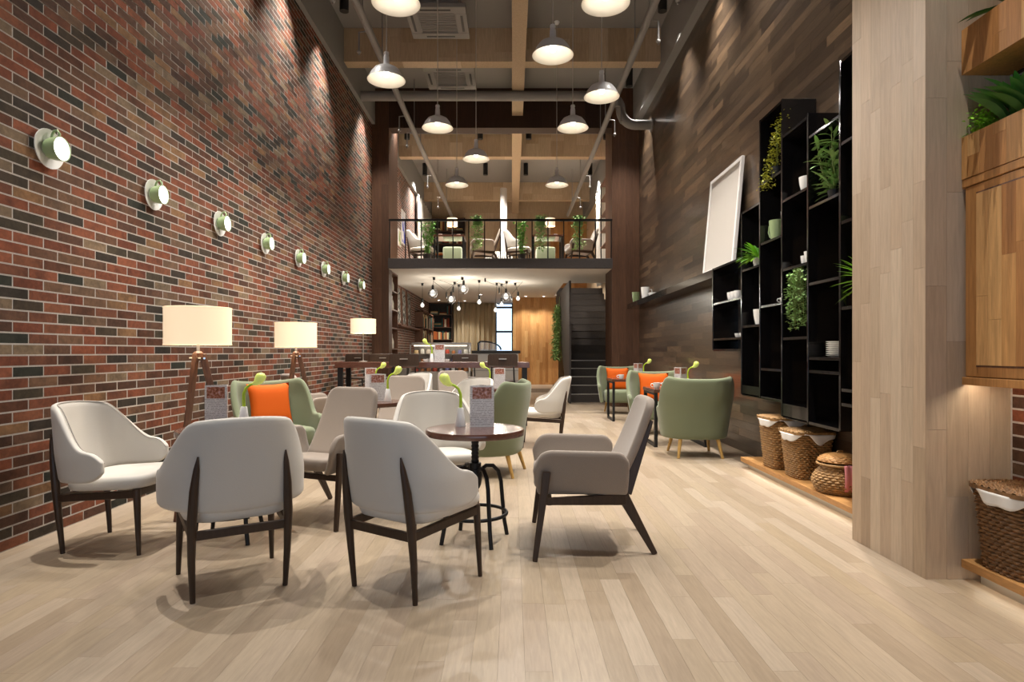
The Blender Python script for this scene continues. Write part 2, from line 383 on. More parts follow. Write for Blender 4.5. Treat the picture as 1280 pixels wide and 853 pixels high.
# mezzanine slab with stair opening
mz = MB().box(-2.727,2.214,13.46,14.4,3.075,3.262).box(-3.1,-2.727,13.8,14.5,3.075,3.262).box(-3.1,1.38,14.5,YB,3.075,3.262).box(-2.727,1.38,14.4,14.5,3.075,3.262).box(1.38,2.82,14.4,16.3,3.075,3.262).box(1.38,2.82,19.9,YB,3.075,3.262)
struct('floor_mezzanine', mz, M['floor'], 'mezzanine floor slab over the counter')
mz = MB().box(-2.727,2.214,13.46,14.4,3.06,3.075).box(-3.1,-2.727,13.8,14.5,3.06,3.075).box(-3.1,1.38,14.5,YB,3.06,3.075).box(-2.727,1.38,14.4,14.5,3.06,3.075).box(1.38,2.82,14.4,16.3,3.06,3.075).box(1.38,2.82,19.9,YB,3.06,3.075)
struct('ceiling_mezzanine', mz, M['white'], 'white ceiling under the mezzanine')
struct('trim_10', MB().box(-2.727,2.214,13.36,13.46,3.06,3.275), M['fascia'], 'dark fascia along the mezzanine edge', bevel=.004)
# walls beyond the posts
struct('wall_back_left', MB().box(-3.25,XL,13.8,YB,0,HB), M['brickfar'], 'brick side wall beside the chalkboards and upstairs posters')
struct('wall_back_right', MB().box(XR,3.0,14.4,YB,0,HB), M['cream'], 'cream side wall beside the staircase')
bw = MB().box(-3.25,-.62,YB,YB+.15,0,3.262).box(.03,3.0,YB,YB+.15,0,3.262).box(-.62,.03,YB,YB+.15,0,.9)
bw.box(-3.25,3.0,YB,YB+.15,3.262,HC)
struct('wall_back', bw, M['palebeam'], 'back wall with the tall bright window')
struct('floor_step', MB().box(-3.1,1.36,18.3,YB,-.02,.11), M['floor'], 'low raised floor step behind the counter')
hp = struct('wall_honey_panel', MB().box(.035,1.57,20.612,YB,.11,3.06), M['honey'], 'honey oak panel wall beside the stairs')
clad(hp, 'strip', (.03,20.612,.11), (1,0,0), (0,0,1), (0,-1,0), swap(rows(2.95, 1.54, .1, 1.5, .001, .7)), .012, M['honey'])
hu = struct('wall_honey_upper', MB().box(1.45,2.82,YB-.05,YB-.012,3.28,HB), M['honey'], 'honey oak panel wall upstairs')
clad(hu, 'strip', (1.45,YB-.05,3.28), (1,0,0), (0,0,1), (0,-1,0), swap(rows(2.98, 1.37, .13, 1.5, .001, .7)), .012, M['honey'])
clad(bpy.data.objects['wall_back'], 'board', (-1.9,YB,3.275), (1,0,0), (0,0,1), (0,-1,0), swap(rows(3.2, 3.35, .3, 3.3, .001)), .012, M['palebeam'])
# window in the back wall
wn = struct('window_1', MB().box(-.62,-.58,YB+.02,YB+.08,.9,3.06).box(-.01,.03,YB+.02,YB+.08,.9,3.06).box(-.62,.03,YB+.02,YB+.08,.9,.95).box(-.62,.03,YB+.02,YB+.08,3.02,3.06), M['blackm'], 'tall black framed window between curtain and honey oak panel')
for z in (1.98, 2.90): mk('muntin', MB().box(-.6,.01,YB+.01,YB+.07,z-.035,z+.035), M['blackm'], wn)
for z0, z1 in ((.95,1.945),(2.015,2.865),(2.935,3.02)): mk('pane', MB().box(-.58,-.01,YB+.045,YB+.05,z0,z1), M['glass'], wn)
# shopfront behind the camera
sf = struct('wall_front', MB().box(-3.25,3.0,-1.75,-1.6,2.55,HC).box(-3.25,3.0,-1.75,-1.6,-.1,.55), M['grey'], 'shopfront wall above and below the glazing')
w2 = struct('window_2', MB().box(-3.1,-3.03,-1.72,-1.64,.55,2.55).box(2.6,2.67,-1.72,-1.64,.55,2.55).box(-3.1,2.67,-1.72,-1.64,2.48,2.55).box(-3.1,2.67,-1.72,-1.64,.55,.62), M['blackm'], 'wide black framed shopfront window')
for x in (-1.2, .75): mk('mullion', MB().box(x-.03,x+.03,-1.72,-1.64,.62,2.48), M['blackm'], w2)
for a, b in ((-3.03,-1.23),(-1.17,.72),(.78,2.6)): mk('pane', MB().box(a,b,-1.69,-1.68,.62,2.48), M['glass'], w2)

# ------------------------------------------------------------------ staircase
st = thing('staircase', 'dark staircase with steel nosings rising to the mezzanine', 'staircase', (0,0,0))
for k in range(16):
    y = 14.7+k*.28; z = .2*k
    mk('step', MB().box(1.4,XR-.002,y,y+.30,max(0,z-.03),z+.2), M['stairs'], st)
    mk('nosing', MB().box(1.4,XR-.004,y-.006,y+.03,z+(.185 if k < 5 else .198),z+.203), M['steel'] if k < 5 else M['stairs'], st)
mb = MB(); poly = [(14.2,.0),(14.2,2.9),(18.75,2.9)]
k = 15
pts = [(18.75,2.9),(18.75,2.75)]
for k in range(14,-1,-1): pts += [(14.7+k*.28+.1,.2*k+.0)]
poly = [(14.35,0),(14.35,2.9)]+pts
mb.prism(poly, lambda u, v, t: (t, u, v), 1.35, 1.395)
mk('side_screen', mb, M['fascia'], st)

# ------------------------------------------------------------------ mezzanine railing
rl = thing('railing', 'black metal railing along the mezzanine edge', 'railing', (0,13.42,3.275))
mk('handrail', MB().box(-2.72,2.21,-.025,.025,.83,.875), M['blackm'], rl)
n = 14
for i in range(n+1):
    x = -2.70+i*(4.89/n); mk('baluster', MB().box(x-.012,x+.012,-.012,.012,0,.83), M['blackm'], rl)

# ------------------------------------------------------------------ pipes
def pipe(label, x, z, y0, y1, drops):
    t = thing('sprinkler_pipe', label, 'pipe', (x,y0,z))
    mk('main_pipe', MB().tube([(0,0,0),(0,y1-y0,0)], .055, 12), M['pipe'], t, smooth=40)
    for y, s in drops:
        yy = y-y0
        mk('branch', MB().tube([(0,yy,0),(s*.16,yy+.04,0),(s*.16,yy+.04,-.26)], .014, 6), M['pipe'], t, smooth=40)
        mk('sprinkler_head', MB().lathe([(.014,-.26),(.032,-.28),(.032,-.295),(.012,-.31),(.012,-.33),(.0,-.335)], 10, (s*.16,yy+.04,0)), M['pipe'], t, smooth=40)
        mk('clamp', MB().tube([(0,yy+.9,-.06),(0,yy+.9,HC-z)], .01, 6), M['pipe'], t)
pipe('grey sprinkler pipe running above the brick wall side', -2.09, 5.92, 1.0, 20.9, [(7.6,-1),(8.9,-1),(12.1,-1),(13.0,-1),(16.2,-1),(18.5,-1)])
pipe('grey sprinkler pipe running above the walnut wall side', 1.92, 5.92, 1.0, 20.9, [(7.6,1),(8.6,1),(11.6,1),(12.3,1),(16.2,1),(18.5,1)])
dt = thing('ceiling_duct', 'grey duct pipe crossing the ceiling and bending down to the walnut wall', 'duct', (0,12.2,6.355))
pts = [(-3.02,0,0),(1.9,0,0)]
for k in range(1,9):
    a = k/8*PI/2*1.0; pts.append((1.9+.28*math.sin(a), 0, -.28*(1-math.cos(a))))
for k in range(1,9):
    a = k/8*PI/2; pts.append((2.18+.30*(1-math.cos(a)), 0, -.28-.30*math.sin(a)))
pts.append((2.80,0,-.58))
mk('pipe_run', MB().tube(pts, .095, 16), M['pipe'], dt, smooth=50)
mk('flange', MB().lathe([(.095,0),(.14,0),(.14,.03),(.095,.03)], 16, (2.78,0,-.58), 'x'), M['pipe'], dt, smooth=40)
# air conditioning cassettes
def ac(label, x, y, z=6.6):
    t = thing('air_conditioner', label, 'air conditioner', (x,y,z))
    mk('housing', MB().box(-.36,.36,-.36,.36,.07,HC-z), M['ceilgrey'], t)
    s = .485
    fr = MB().box(-s,s,-s,-.30,0,.07).box(-s,s,.30,s,0,.07).box(-s,-.30,-.30,.30,0,.07).box(.30,s,-.30,.30,0,.07)
    mk('panel', fr, M['acgrey'], t, bevel=.008)
    mk('grille', MB().box(-.3,.3,-.3,.3,.02,.05), M['ceilgrey'], t)
    for k in range(9): 
        q = -.27+k*.0675; mk('louvre', MB().box(-.29,.29,q-.006,q+.006,.008,.022), M['grey'], t)
    for sx, sy in ((1,0),(-1,0),(0,1),(0,-1)):
        a, b = (.02,.24) if sx else (.24,.02)
        mk('vent_slot', MB().box(sx*.40-a,sx*.40+a,sy*.40-b,sy*.40+b,-.003,.004), M['blackp'], t)
ac('ceiling air conditioner hanging before the first cross beam', -1.21, 9.97)
ac('ceiling air conditioner hanging between cross beam and dark header', -1.21, 12.0)
# ------------------------------------------------------------------ lamps
def light(name, kind, loc, energy, parent=None, color=(1,.94,.86), size=.04, cone=None, blend=.5, rot=(0,0,0)):
    d = bpy.data.lights.new(name, kind); d.energy = energy; d.color = color
    if kind in ('SPOT','POINT'): d.shadow_soft_size = size
    if kind == 'SPOT': d.spot_size = math.radians(cone); d.spot_blend = blend
    o = bpy.data.objects.new(name, d); COL.objects.link(o); o.location = loc; o.rotation_euler = rot
    if parent: o.parent = parent
    return o
PEND_W, DOWN_W = 105, 520
def pendant_proto():
    t = thing('pendant_lamp', '', 'pendant lamp')
    pr = [(.022,.30),(.026,.30),(.03,.28),(.024,.265),(.03,.25),(.034,.16),(.04,.15)]
    out = [(.04,.15),(.075,.145),(.13,.115),(.165,.07),(.178,.04),(.20,0),(.205,-.004)]
    inn = [(.205,-.004),(.198,0),(.174,.04),(.16,.068),(.126,.11),(.072,.138),(.0,.142)]
    mk('socket', MB().lathe(pr, 20), M['pendout'], t, smooth=40)
    sh = MB(); sh.lathe_open(out, 36); sd = mk('shade', sh, M['pendout'], t, smooth=40)
    sh = MB(); sh.lathe_open(inn, 36); mk('shade_lining', sh, M['pendin'], sd, smooth=40)
    mk('bulb', MB().lathe([(0,.03),(.02,.035),(.034,.055),(.036,.075),(.026,.10),(.016,.12),(.016,.14)], 14), M['bulbglow'], t, smooth=60)
    mk('cord', MB().tube([(0,0,.29),(0,0,HC-PZ-.03)], .006, 6), M['cord'], t)
    mk('canopy', MB().lathe([(.0,-.05),(.03,-.045),(.045,-.02),(.05,0)], 16, (0,0,HC-PZ)), M['whiteplastic'], t, smooth=40)
    return t
PZ = 4.17
pp = pendant_proto()
plab = ['pendant lamp with grey dome shade, hung in front of the cassette air conditioner', 'grey dome pendant lamp beside the walnut wall, closest to the wooden pier',
  'grey dome pendant lamp, alone to the right of the long ceiling beam', 'grey dome pendant lamp under the end of the sprinkler pipe by the brick wall',
  'grey dome pendant lamp covering the sprinkler pipe near the duct bend', 'grey dome pendant lamp, in front of dark header on the brick wall side',
  'grey dome pendant lamp, in front of dark header on the stair side', 'grey dome pendant lamp whose round ceiling canopy shows beside the air conditioner',
  'small looking pendant lamp before the far cross beam, above upstairs table lamp by bookcase', 'small looking pendant lamp before the far cross beam, above honey oak panel']
for i, (x, y) in enumerate([(495,4),(757,4),(691,69),(483,100),(752,121),(547,160),(716,160),(595,199),(571,231.5),(696,231.5)]):
    d = (PZ-CH)*F/(VY-y)
    o = put(pp, (X_(x,d), d, PZ), 0, plab[i], 'pendant lamps over the room')
for o in [q for q in bpy.data.objects if q.name.startswith('pendant_lamp')]:
    light('pendant_light', 'SPOT', (0,0,.012), PEND_W, o, cone=150, blend=.35, size=.035)

def downlight_proto():
    t = thing('downlight', '', 'downlight')
    mk('can', MB().lathe([(.062,.0),(.072,.0),(.072,.36),(.0,.36)], 18), M['blackp'], t, smooth=40)
    mk('lens', MB().lathe([(0,.012),(.062,.012)], 18), M['lens'], t)
    return t
dp = downlight_proto()
bays = [(2.7,'in the front bay of the ceiling'),(4.6,'just before the front cross beam'),(6.6,'just behind the front cross beam'),(8.2,'in the middle of the second bay'),(9.78,'in the bay with the first air conditioner'),(12.55,'between air conditioner and dark header'),(14.2,'added unseen above the railing behind the header'),(15.66,'just behind the dark header'),(18.85,'over the upstairs tables')]  # row behind the header is added out of sight to brighten the upstairs chairs
for y, bl in bays:
    xs = [(-2.70,'brick wall side'),(1.6 if y < 3 else 2.42,'walnut wall side')]
    if y > 14: xs += [(-.82,'bookcase side of the long beam'),(.43,'stair side of the long beam')]
    for x, xl in xs:
        o = put(dp, (x, y, HC-.36), 0, 'black cylinder downlight %s, %s' % (bl, xl), 'cylinder downlights on the ceiling')
        light('spot', 'SPOT', (0,0,-.005), DOWN_W if y < 14 else DOWN_W*1.15, o, cone=72 if y < 14 else 120, blend=.85, size=.03, color=(1,.94,.86))

# cup lamps on the brick wall
t = thing('cup_wall_lamp', '', 'wall lamp')
mk('saucer', MB().lathe([(0,0),(.055,.004),(.085,.012),(.13,.03),(.13,.036),(.085,.022),(.0,.012)], 32, (0,0,0), 'x'), M['framew'], t, smooth=40)
cu = mk('cup', MB().lathe_open([(.045,.018),(.062,.03),(.072,.06),(.078,.10),(.080,.118),(.075,.118),(.07,.08)], 28, (0,0,0), 'x'), M['sage'], t, smooth=40)
mk('lens', MB().lathe([(0,.112),(.075,.112)], 28, (0,0,0), 'x'), M['lens'], cu)
mk('handle', MB().tube([(.095,0,.075),(.10,0,.10),(.085,0,.122),(.062,0,.118),(.05,0,.095),(.045,0,.066)], .008, 8), M['sage'], cu, smooth=60)
sl = ['above the front cream chair','just before big floor lamp','past the big floor lamp','before the second floor lamp','just past the second floor lamp','third from the brown post','second from the brown post','next to the brown post']
for i in range(8):
    put(t, (XL+.002, 4.03+1.175*i, 2.565), 0, 'sage cup and saucer wall lamp on brick wall, '+sl[i], 'cup wall lamps in a row')
for o in [q for q in bpy.data.objects if q.name.startswith('cup_wall_lamp')]:
    light('cup_light', 'SPOT', (.125,0,0), 4, o, cone=150, blend=.6, rot=(0,-PI/2,0), size=.06)

# tripod floor lamps
def tripod(label, x, y, rot):
    t = thing('floor_lamp', label, 'floor lamp', (x,y,0), rot, 'tripod floor lamps')
    z0, z1, r = 1.275, 1.555, .235
    sd = mk('shade', MB().grid(lambda u, v: (r*math.cos(2*PI*u), r*math.sin(2*PI*u), z0+(z1-z0)*v), 48, 1), M['linen'], t, smooth=60)
    for z in (z0, z1): mk('shade_rim', MB().tube([(r*math.cos(2*PI*k/32), r*math.sin(2*PI*k/32), z) for k in range(33)], .004, 6), M['linen'], sd)
    mk('stem', MB().tube([(0,0,1.16),(0,0,1.40)], .012, 8), M['steel'], t, smooth=40)
    mk('hub', MB().lathe([(.0,1.15),(.035,1.155),(.035,1.21),(.02,1.225),(.0,1.225)], 14), M['tripod'], t, smooth=40)
    mk('bulb', MB().lathe([(0,1.47),(.03,1.46),(.04,1.43),(.03,1.40),(.015,1.38)], 14), M['bulbsoft'], t, smooth=60)
    for k in range(3):
        a = k*2*PI/3+.3; c, s = math.cos(a), math.sin(a)
        mk('leg', MB().bar((c*.03,s*.03,1.20),(c*.30,s*.30,0), .052, .03, .034, .022, up=(-s,c,0)), M['tripod'], t, bevel=.003)
        q = a+PI/2
        mk('bolt', MB().tube([(c*.04-s*.045,s*.04+c*.045,1.17),(c*.04+s*.045,s*.04-c*.045,1.17)], .008, 8), M['chrome'], t)
    light('lamp_light', 'POINT', (0,0,1.42), 26, t, size=.05, color=(1,.85,.65))
tripod('tripod floor lamp with drum shade behind the front cream chairs', -2.405, 4.66, 2.3)
tripod('tripod floor lamp with drum shade beside the sage armchair with cushion', -2.53, 7.12, 2.2)

# bar table lamp
def table_lamp(label, loc, r, z0, z1, group=None, w=10):
    t = thing('table_lamp', label, 'table lamp', loc, 0, group)
    mk('base', MB().lathe([(.0,0),(.07,0),(.07,.012),(.012,.02),(.0,.02)], 18), M['steel'], t, smooth=40)
    mk('stem', MB().tube([(0,0,.02),(0,0,z0+.05)], .008, 8), M['steel'], t)
    mk('shade', MB().grid(lambda u, v: (r*math.cos(2*PI*u), r*math.sin(2*PI*u), z0+(z1-z0)*v), 32, 1), M['linen'], t, smooth=60)
    mk('bulb', MB().lathe([(0,z0+.12),(.025,z0+.10),(.03,z0+.08),(.012,z0+.04)], 12), M['bulbsoft'], t, smooth=60)
    light('lamp_light', 'POINT', (0,0,(z0+z1)/2), w, t, size=.04, color=(1,.85,.65))
table_lamp('table lamp with drum shade on the end of the high bar table', (-2.52,10.3,1.05), .21, .48, .726)
table_lamp('small white table lamp on upstairs table by the bookcase', (-1.45,14.75,4.015), .125, .25, .44, 'small upstairs table lamps', 6)
table_lamp('small white table lamp on upstairs table by the honey oak panel', (.92,14.75,4.015), .125, .25, .44, 'small upstairs table lamps', 6)

# cage bulb pendants under the mezzanine: (pixel x, pixel y of bulb, depth, kind)
ZM = 3.06
def cage_bulb(x, y, d, big, ax, label):
    loc = P(x, y, d); r = .075 if big else .055
    t = thing('bulb_pendant', label, 'pendant lamp', loc, 0, 'bulb pendants under the mezzanine')
    mk('bulb', MB().lathe([(0,-r),(r*.6,-r*.8),(r,-.0),(r*.8,r*.6),(r*.35,r*1.05),(.018,r*1.25)], 14), M['clearbulb'], t, smooth=60)
    mk('socket', MB().lathe([(.0,r*1.15),(.026,r*1.15),(.03,r*1.2),(.03,r*1.2+.09),(.02,r*1.2+.12),(.0,r*1.2+.12)], 12), M['blackp'], t, smooth=40)
    dz = ZM-loc.z
    mk('cord', MB().tube([(0,0,r*1.2+.11),(ax*.3,0,dz-.04)], .005, 5), M['blackp'], t)
    mk('ceiling_hook', MB().lathe([(.0,dz-.07),(.03,dz-.065),(.034,dz),(.0,dz)], 12, (ax*.3,0,0)), M['blackp'], t, smooth=40)
    if big:
        for k in range(6):
            a = k*PI/3; R = r*1.5
            mk('cage_wire', MB().tube([(math.cos(a)*R*math.sin(q), math.sin(a)*R*math.sin(q), R*math.cos(q)*1.05) for q in [j*PI/8 for j in range(1,9)]], .004, 5), M['iron'], t)
        mk('cage_ring', MB().tube([(R*math.cos(j*PI/10), R*math.sin(j*PI/10), 0) for j in range(21)], .005, 5), M['iron'], t)
    light('bulb_light', 'POINT', (0,0,0), 26, t, size=.03, color=(1,.92,.78))
bl = [(528,382,16.3,0,-.0,'small round bulb pendant nearest the chalkboards'),(541,367,15.0,1,.1,'large caged bulb pendant by the chalkboards'),
      (564,374.5,16.0,1,.3,'caged bulb pendant in front of the bookcase top'),(573.5,386,16.6,0,.0,'low small bulb pendant in front of bookcase edge'),
      (579.5,361.5,15.0,1,-.1,'large caged bulb pendant hanging high over the curtain'),(599,378,15.6,0,.0,'bulb pendant alone in front of the curtain'),
      (619.5,388,16.2,0,.1,'low bulb pendant at the curtain edge by the window'),(627,381,16.4,0,.0,'bulb pendant before the window top'),
      (632.5,371,15.8,1,.05,'caged bulb pendant hanging above the window'),(647.5,373.5,16.2,0,-.25,'bulb pendant in front of the honey oak panel')]
for b in bl: cage_bulb(*b)
for i, (x, y, d, lb) in enumerate([(558,369,15.8,'by the chalkboard side cords'),(566.5,362,15.6,'beside the high caged bulb'),(606.5,349,15.2,'added to light the curtain'),(624,363.5,15.8,'above the window'),(639,373.5,15.9,'at the edge of the honey oak panel')]):
    loc = P(x, y, d)
    t = thing('cord_weight', 'small black cord weight hanging '+lb, 'cord weight', loc, 0, 'black cord weights under the mezzanine')
    mk('weight', MB().lathe([(0,-.075),(.02,-.07),(.022,.06),(.008,.08),(.0,.08)], 10), M['blackp'], t, smooth=40)
    mk('cord', MB().tube([(-.35,0,ZM-loc.z),(-.02,0,.12),(0,0,.07),(.02,0,.12),(.3,0,ZM-loc.z)], .004, 5), M['blackp'], t)

# ------------------------------------------------------------------ chairs
def sstep(a, b, x):
    x = max(0, min(1, (x-a)/(b-a))); return x*x*(3-2*x)
def rrect(hx, hy, r, n=6, cy=0):
    pts = []
    for cx_, cy_, a0 in ((hx-r,hy-r,0),(-hx+r,hy-r,PI/2),(-hx+r,-hy+r,PI),(hx-r,-hy+r,1.5*PI)):
        for k in range(n+1):
            a = a0+k/n*PI/2; pts.append((cx_+r*math.cos(a), cy+cy_+r*math.sin(a)))
    return pts
def pad(mb, outline, z0, z1, r, zf=None):
    """cushion: rounded edge slab over an outline; zf adds a height"""
    cx = sum(p[0] for p in outline)/len(outline); cy = sum(p[1] for p in outline)/len(outline)
    def ring(ins, z):
        out = []
        for x, y in outline:
            dx, dy = x-cx, y-cy; L = math.hypot(dx, dy); k = max(0, (L-ins)/L)
            out.append((cx+dx*k, cy+dy*k, z+(zf(cx+dx*k, cy+dy*k) if zf else 0)))
        return out
    rg = [ring(r, z0), ring(r*.3, z0+r*.3), ring(0, z0+r), ring(0, z1-r), ring(r*.3, z1-r*.3), ring(r, z1), ring(r*2.6, z1+r*.25)]
    return mb.loft(rg)

def cream_chair():
    t = thing('cream_chair', '', 'chair')
    s = MB(); ol = [(x*(1+.06*(y/.25)), y+.01) for x, y in rrect(.262, .262, .13, 7)]
    pad(s, ol, .385, .465, .028, lambda x, y: .012*(y/.25)); mk('seat', s, M['fabric'], t, smooth=60)
    TM = math.radians(112)
    def shell(u, v):
        th = (2*u-1)*TM; a = abs(th)/TM
        zt = .905-.02*(a/.4)**2 if a < .38 else .887-(.887-.632)*sstep(.38, .80, a)
        zb = .425+.03*a
        if a > .80:
            e = (a-.80)/.20; k = math.sqrt(max(0, 1-e*e)); mid = zb+(zt-zb)*.48
            zt = mid+(zt-mid)*max(.3, k); zb = mid-(mid-zb)*max(.3, k)
        z = zb+(zt-zb)*v
        lean = .20*(z-.44)
        sx = math.copysign(abs(math.sin(th))**.75, th)
        x = (.335-.06*max(0, z-.6)/.3)*sx
        if abs(th) > PI/2: x = .335*math.copysign(1, th)*(1-.0*(abs(th)-PI/2))
        y = -.015-.275*math.cos(th)-lean*(.35+.65*max(0, math.cos(th)))
        return (x, y, z)
    b = mk('backrest', MB().grid(shell, 40, 10), M['fabric'], t, solid=.042, off=0, sub=1)
    pe = [Vector(shell(k/60, 1.0)) for k in range(61)]
    for dz in (.021,):
        path = []
        for k, p in enumerate(pe):
            n_ = Vector((p.x, p.y+.0, 0)); n_ = n_/max(.05, n_.length); path.append(p-n_*dz*.85+Vector((0,0,-.006)))
        mk('piping', MB().tube(path, .0035, 5), M['seam'], b, smooth=60)
    for sx in (-1, 1):
        mk('leg', MB().tube([(sx*.215,-.245,0),(sx*.222,-.262,.20),(sx*.222,-.282,.40),(sx*.215,-.30,.55),(sx*.205,-.318,.66),(sx*.20,-.328,.72)], [.013,.018,.023,.021,.014,.004], 10), M['leg'], t, smooth=60)
        mk('leg', MB().tube([(sx*.243,.232,0),(sx*.238,.222,.20),(sx*.232,.212,.395)], [.012,.017,.022], 10), M['leg'], t, smooth=60)
        mk('side_rail', MB().bar((sx*.222,-.272,.335),(sx*.235,.215,.365), .028, .045), M['leg'], t, bevel=.005)
    mk('back_rail', MB().bar((-.222,-.27,.33),(.222,-.27,.33), .024, .045), M['leg'], t, bevel=.005)
    mk('front_rail', MB().bar((-.235,.205,.365),(.235,.205,.365), .024, .045), M['leg'], t, bevel=.005)
    return t
def taupe_chair():
    t = thing('taupe_armchair', '', 'armchair')
    # L-shaped upholstered shell: seat, back, arms
    s = MB(); pad(s, [(x*(1+.1*y), y) for x, y in rrect(.285, .29, .06, 5)], .36, .445, .026, lambda x, y: .035*(y/.29)); mk('seat', s, M['taupe'], t, smooth=60)
    def back(u, v):
        x = (u*2-1); hw = .285-.05*v; z = .40+.535*v
        cor = 0
        if v > .86: cor = 1-math.sqrt(max(0, 1-((v-.86)/.14)**2))
        y = -.245-.185*v+.05*(1-v)**3+.018*(1-x*x)*-1
        return (x*(hw-.06*cor), y, z)
    mk('backrest', MB().grid(back, 14, 16), M['taupe'], t, solid=.052, off=0, sub=1)
    for sx in (-1, 1):
        def arm(u, v, sx=sx):
            y = -.27+.54*u; top = .635+.012*u
            e = 0
            if u > .8: e = 1-math.sqrt(max(0, 1-((u-.8)/.2)**2))
            if u < .12: e = .5*(1-math.sqrt(max(0, 1-((.12-u)/.12)**2)))
            z = .37+(top-.37)*v*(1-.45*e)
            return (sx*(.295+.075*v+.012*math.sin(PI*v)), y+.03*v*(u), z)
        mk('armrest', MB().grid(arm, 16, 8), M['taupe'], t, solid=.042, off=0, sub=1)
        mk('leg', MB().bar((sx*.405,.285,0),(sx*.385,.215,.52), .026, .03, .03, .05, up=(0,1,0)), M['leg'], t, bevel=.006)
        mk('leg', MB().bar((sx*.25,-.44,0),(sx*.27,-.22,.40), .028, .034, .032, .075, up=(0,1,0)), M['leg'], t, bevel=.006)
        mk('side_rail', MB().bar((sx*.27,-.26,.335),(sx*.385,.235,.345), .028, .07, .028, .04), M['leg'], t, bevel=.006)
        mk('back_post', MB().bar((sx*.255,-.262,.37),(sx*.215,-.428,.80), .026, .075, .018, .02, up=(0,1,0)), M['leg'], t, bevel=.005)
    mk('front_rail', MB().bar((-.385,.20,.34),(.385,.20,.34), .03, .04), M['leg'], t, bevel=.006)
    mk('back_rail', MB().bar((-.26,-.25,.33),(.26,-.25,.33), .03, .04), M['leg'], t, bevel=.006)
    return t
def sage_chair():
    t = thing('sage_armchair', '', 'armchair')
    TM = math.radians(118)
    def shell(u, v):
        th = (2*u-1)*TM; a = abs(th)/TM
        zt = .945-.03*(1-(a/.42)**2) if a < .42 else .945-(.945-.58)*sstep(.42, .78, a)
        if a > .9: zt -= .05*((a-.9)/.1)**2
        z = .21+(zt-.21)*v
        k = .80+.20*min(1, (z-.21)/.55)
        sx = math.copysign(abs(math.sin(th))**.72, th); x = .425*k*sx
        if abs(th) > PI/2: x = .425*k*math.copysign(1, th)
        y = .02-.34*k*math.cos(th)-.06*max(0, z-.5)*max(0, math.cos(th))
        return (x, y, z)
    mk('shell', MB().grid(shell, 44, 12), M['green'], t, solid=.06, off=-1 if False else 0, sub=1)
    s = MB(); pad(s, [(x, y) for x, y in rrect(.285, .25, .1, 6, .03)], .22, .455, .04); mk('seat', s, M['green'], t, smooth=60)
    for sx in (-1, 1):
        for sy in (-1, 1):
            mk('leg', MB().tube([(sx*.25,sy*.27+(.02 if sy > 0 else 0),0),(sx*.21,sy*.20,.235)], [.015,.024], 10), M['oakleg'], t, smooth=60)
    return t
cc, tc_, gc = cream_chair(), taupe_chair(), sage_chair()
G1, G2, G3 = 'cream curved-back chairs', 'taupe armchairs with wooden frame', 'sage green barrel armchairs'
put(cc, (-1.50,3.27,0), face(-.54,.84), 'cream curved-back chair in front of the tripod lamp, back turned', G1)
put(cc, (-.505,3.25,0), face(.564,.825), 'cream curved-back chair at round table, seen from behind', G1)
put(cc, (-2.47,3.89,0), face(1,0), 'cream curved-back chair against the brick wall', G1)
put(cc, (-.56,4.62,0), face(.33,-.94), 'cream curved-back chair facing out behind the round table', G1)
put(cc, (.38,7.95,0), face(-1,.06), 'cream curved-back chair standing alone in the aisle', G1)
put(cc, (-1.55,9.0,0), face(-.55,-.83), 'cream curved-back chair between the taupe armchairs before the bar table', G1)
put(cc, (-.58,7.15,0), face(-.6,-.8), 'cream curved-back chair hidden behind sprout lamp of the round table', G1)
put(tc_, (.43,3.93,0), face(-1,.03), 'taupe armchair at the round table, turned sideways in the aisle', G2)
put(tc_, (-1.45,4.54,0), face(-.4,-.92), 'taupe armchair between the two front cream chairs', G2)
put(tc_, (-2.58,8.15,0), face(.75,.66), 'taupe armchair by the brick wall behind the second tripod lamp', G2)
put(tc_, (-1.32,6.88,0), face(-.1,-1), 'taupe armchair behind the small table with two menus', G2)
put(tc_, (-.72,8.9,0), face(.45,-.9), 'taupe armchair straight in front of the bar table middle', G2)
put(gc, (2.16,7.2,0), face(.04,1), 'sage green barrel armchair by the walnut wall, back turned', G3)
put(gc, (2.16,9.15,0), face(-.08,-1), 'sage green barrel armchair facing out, first with orange cushion by the walnut wall', G3)
put(gc, (2.13,12.15,0), face(-.05,-1), 'sage green barrel armchair with orange cushion next to the brown post', G3)
put(gc, (-2.36,6.15,0), face(.75,-.66), 'sage green barrel armchair with orange cushion by the brick wall', G3)
put(gc, (-.19,6.15,0), face(-.97,.25), 'sage green barrel armchair behind the round table menu', G3)

def cushion(label, loc, rz, s, mat, tilt=.35, group=None):
    def f(u, v):
        x, y = 2*u-1, 2*v-1
        return x, y
    mb = MB(); n = 12; vs = []; fs = []
    for side in (1, -1):
        base = len(vs)
        for i in range(n+1):
            for j in range(n+1):
                x, y = 2*i/n-1, 2*j/n-1
                k = 1-.07*(1-max(abs(x), abs(y)))-.0
                h = ((1-x**4)*(1-y**4))**.6*.24
                pin = 1-.09*(1-abs(x)**2)*(abs(y)**3); pin2 = 1-.09*(1-abs(y)**2)*(abs(x)**3)
                vs.append((x*s/2*pin2, side*h*s/2, y*s/2*pin))
        for i in range(n):
            for j in range(n):
                a = base+i*(n+1)+j; fs.append((a, a+n+1, a+n+2, a+1))
    me = bpy.data.meshes.new('cushion'); me.from_pydata(vs, [], fs)
    bm = bmesh.new(); bm.from_mesh(me); bmesh.ops.remove_doubles(bm, verts=bm.verts, dist=.0008); bmesh.ops.recalc_face_normals(bm, faces=bm.faces)
    bm.to_mesh(me); bm.free()
    for p in me.polygons: p.use_smooth = True
    o = mk('cushion', me, mat); o.location = loc; o.rotation_euler = (tilt, 0, rz)
    return tag(o, label, 'cushion', group)
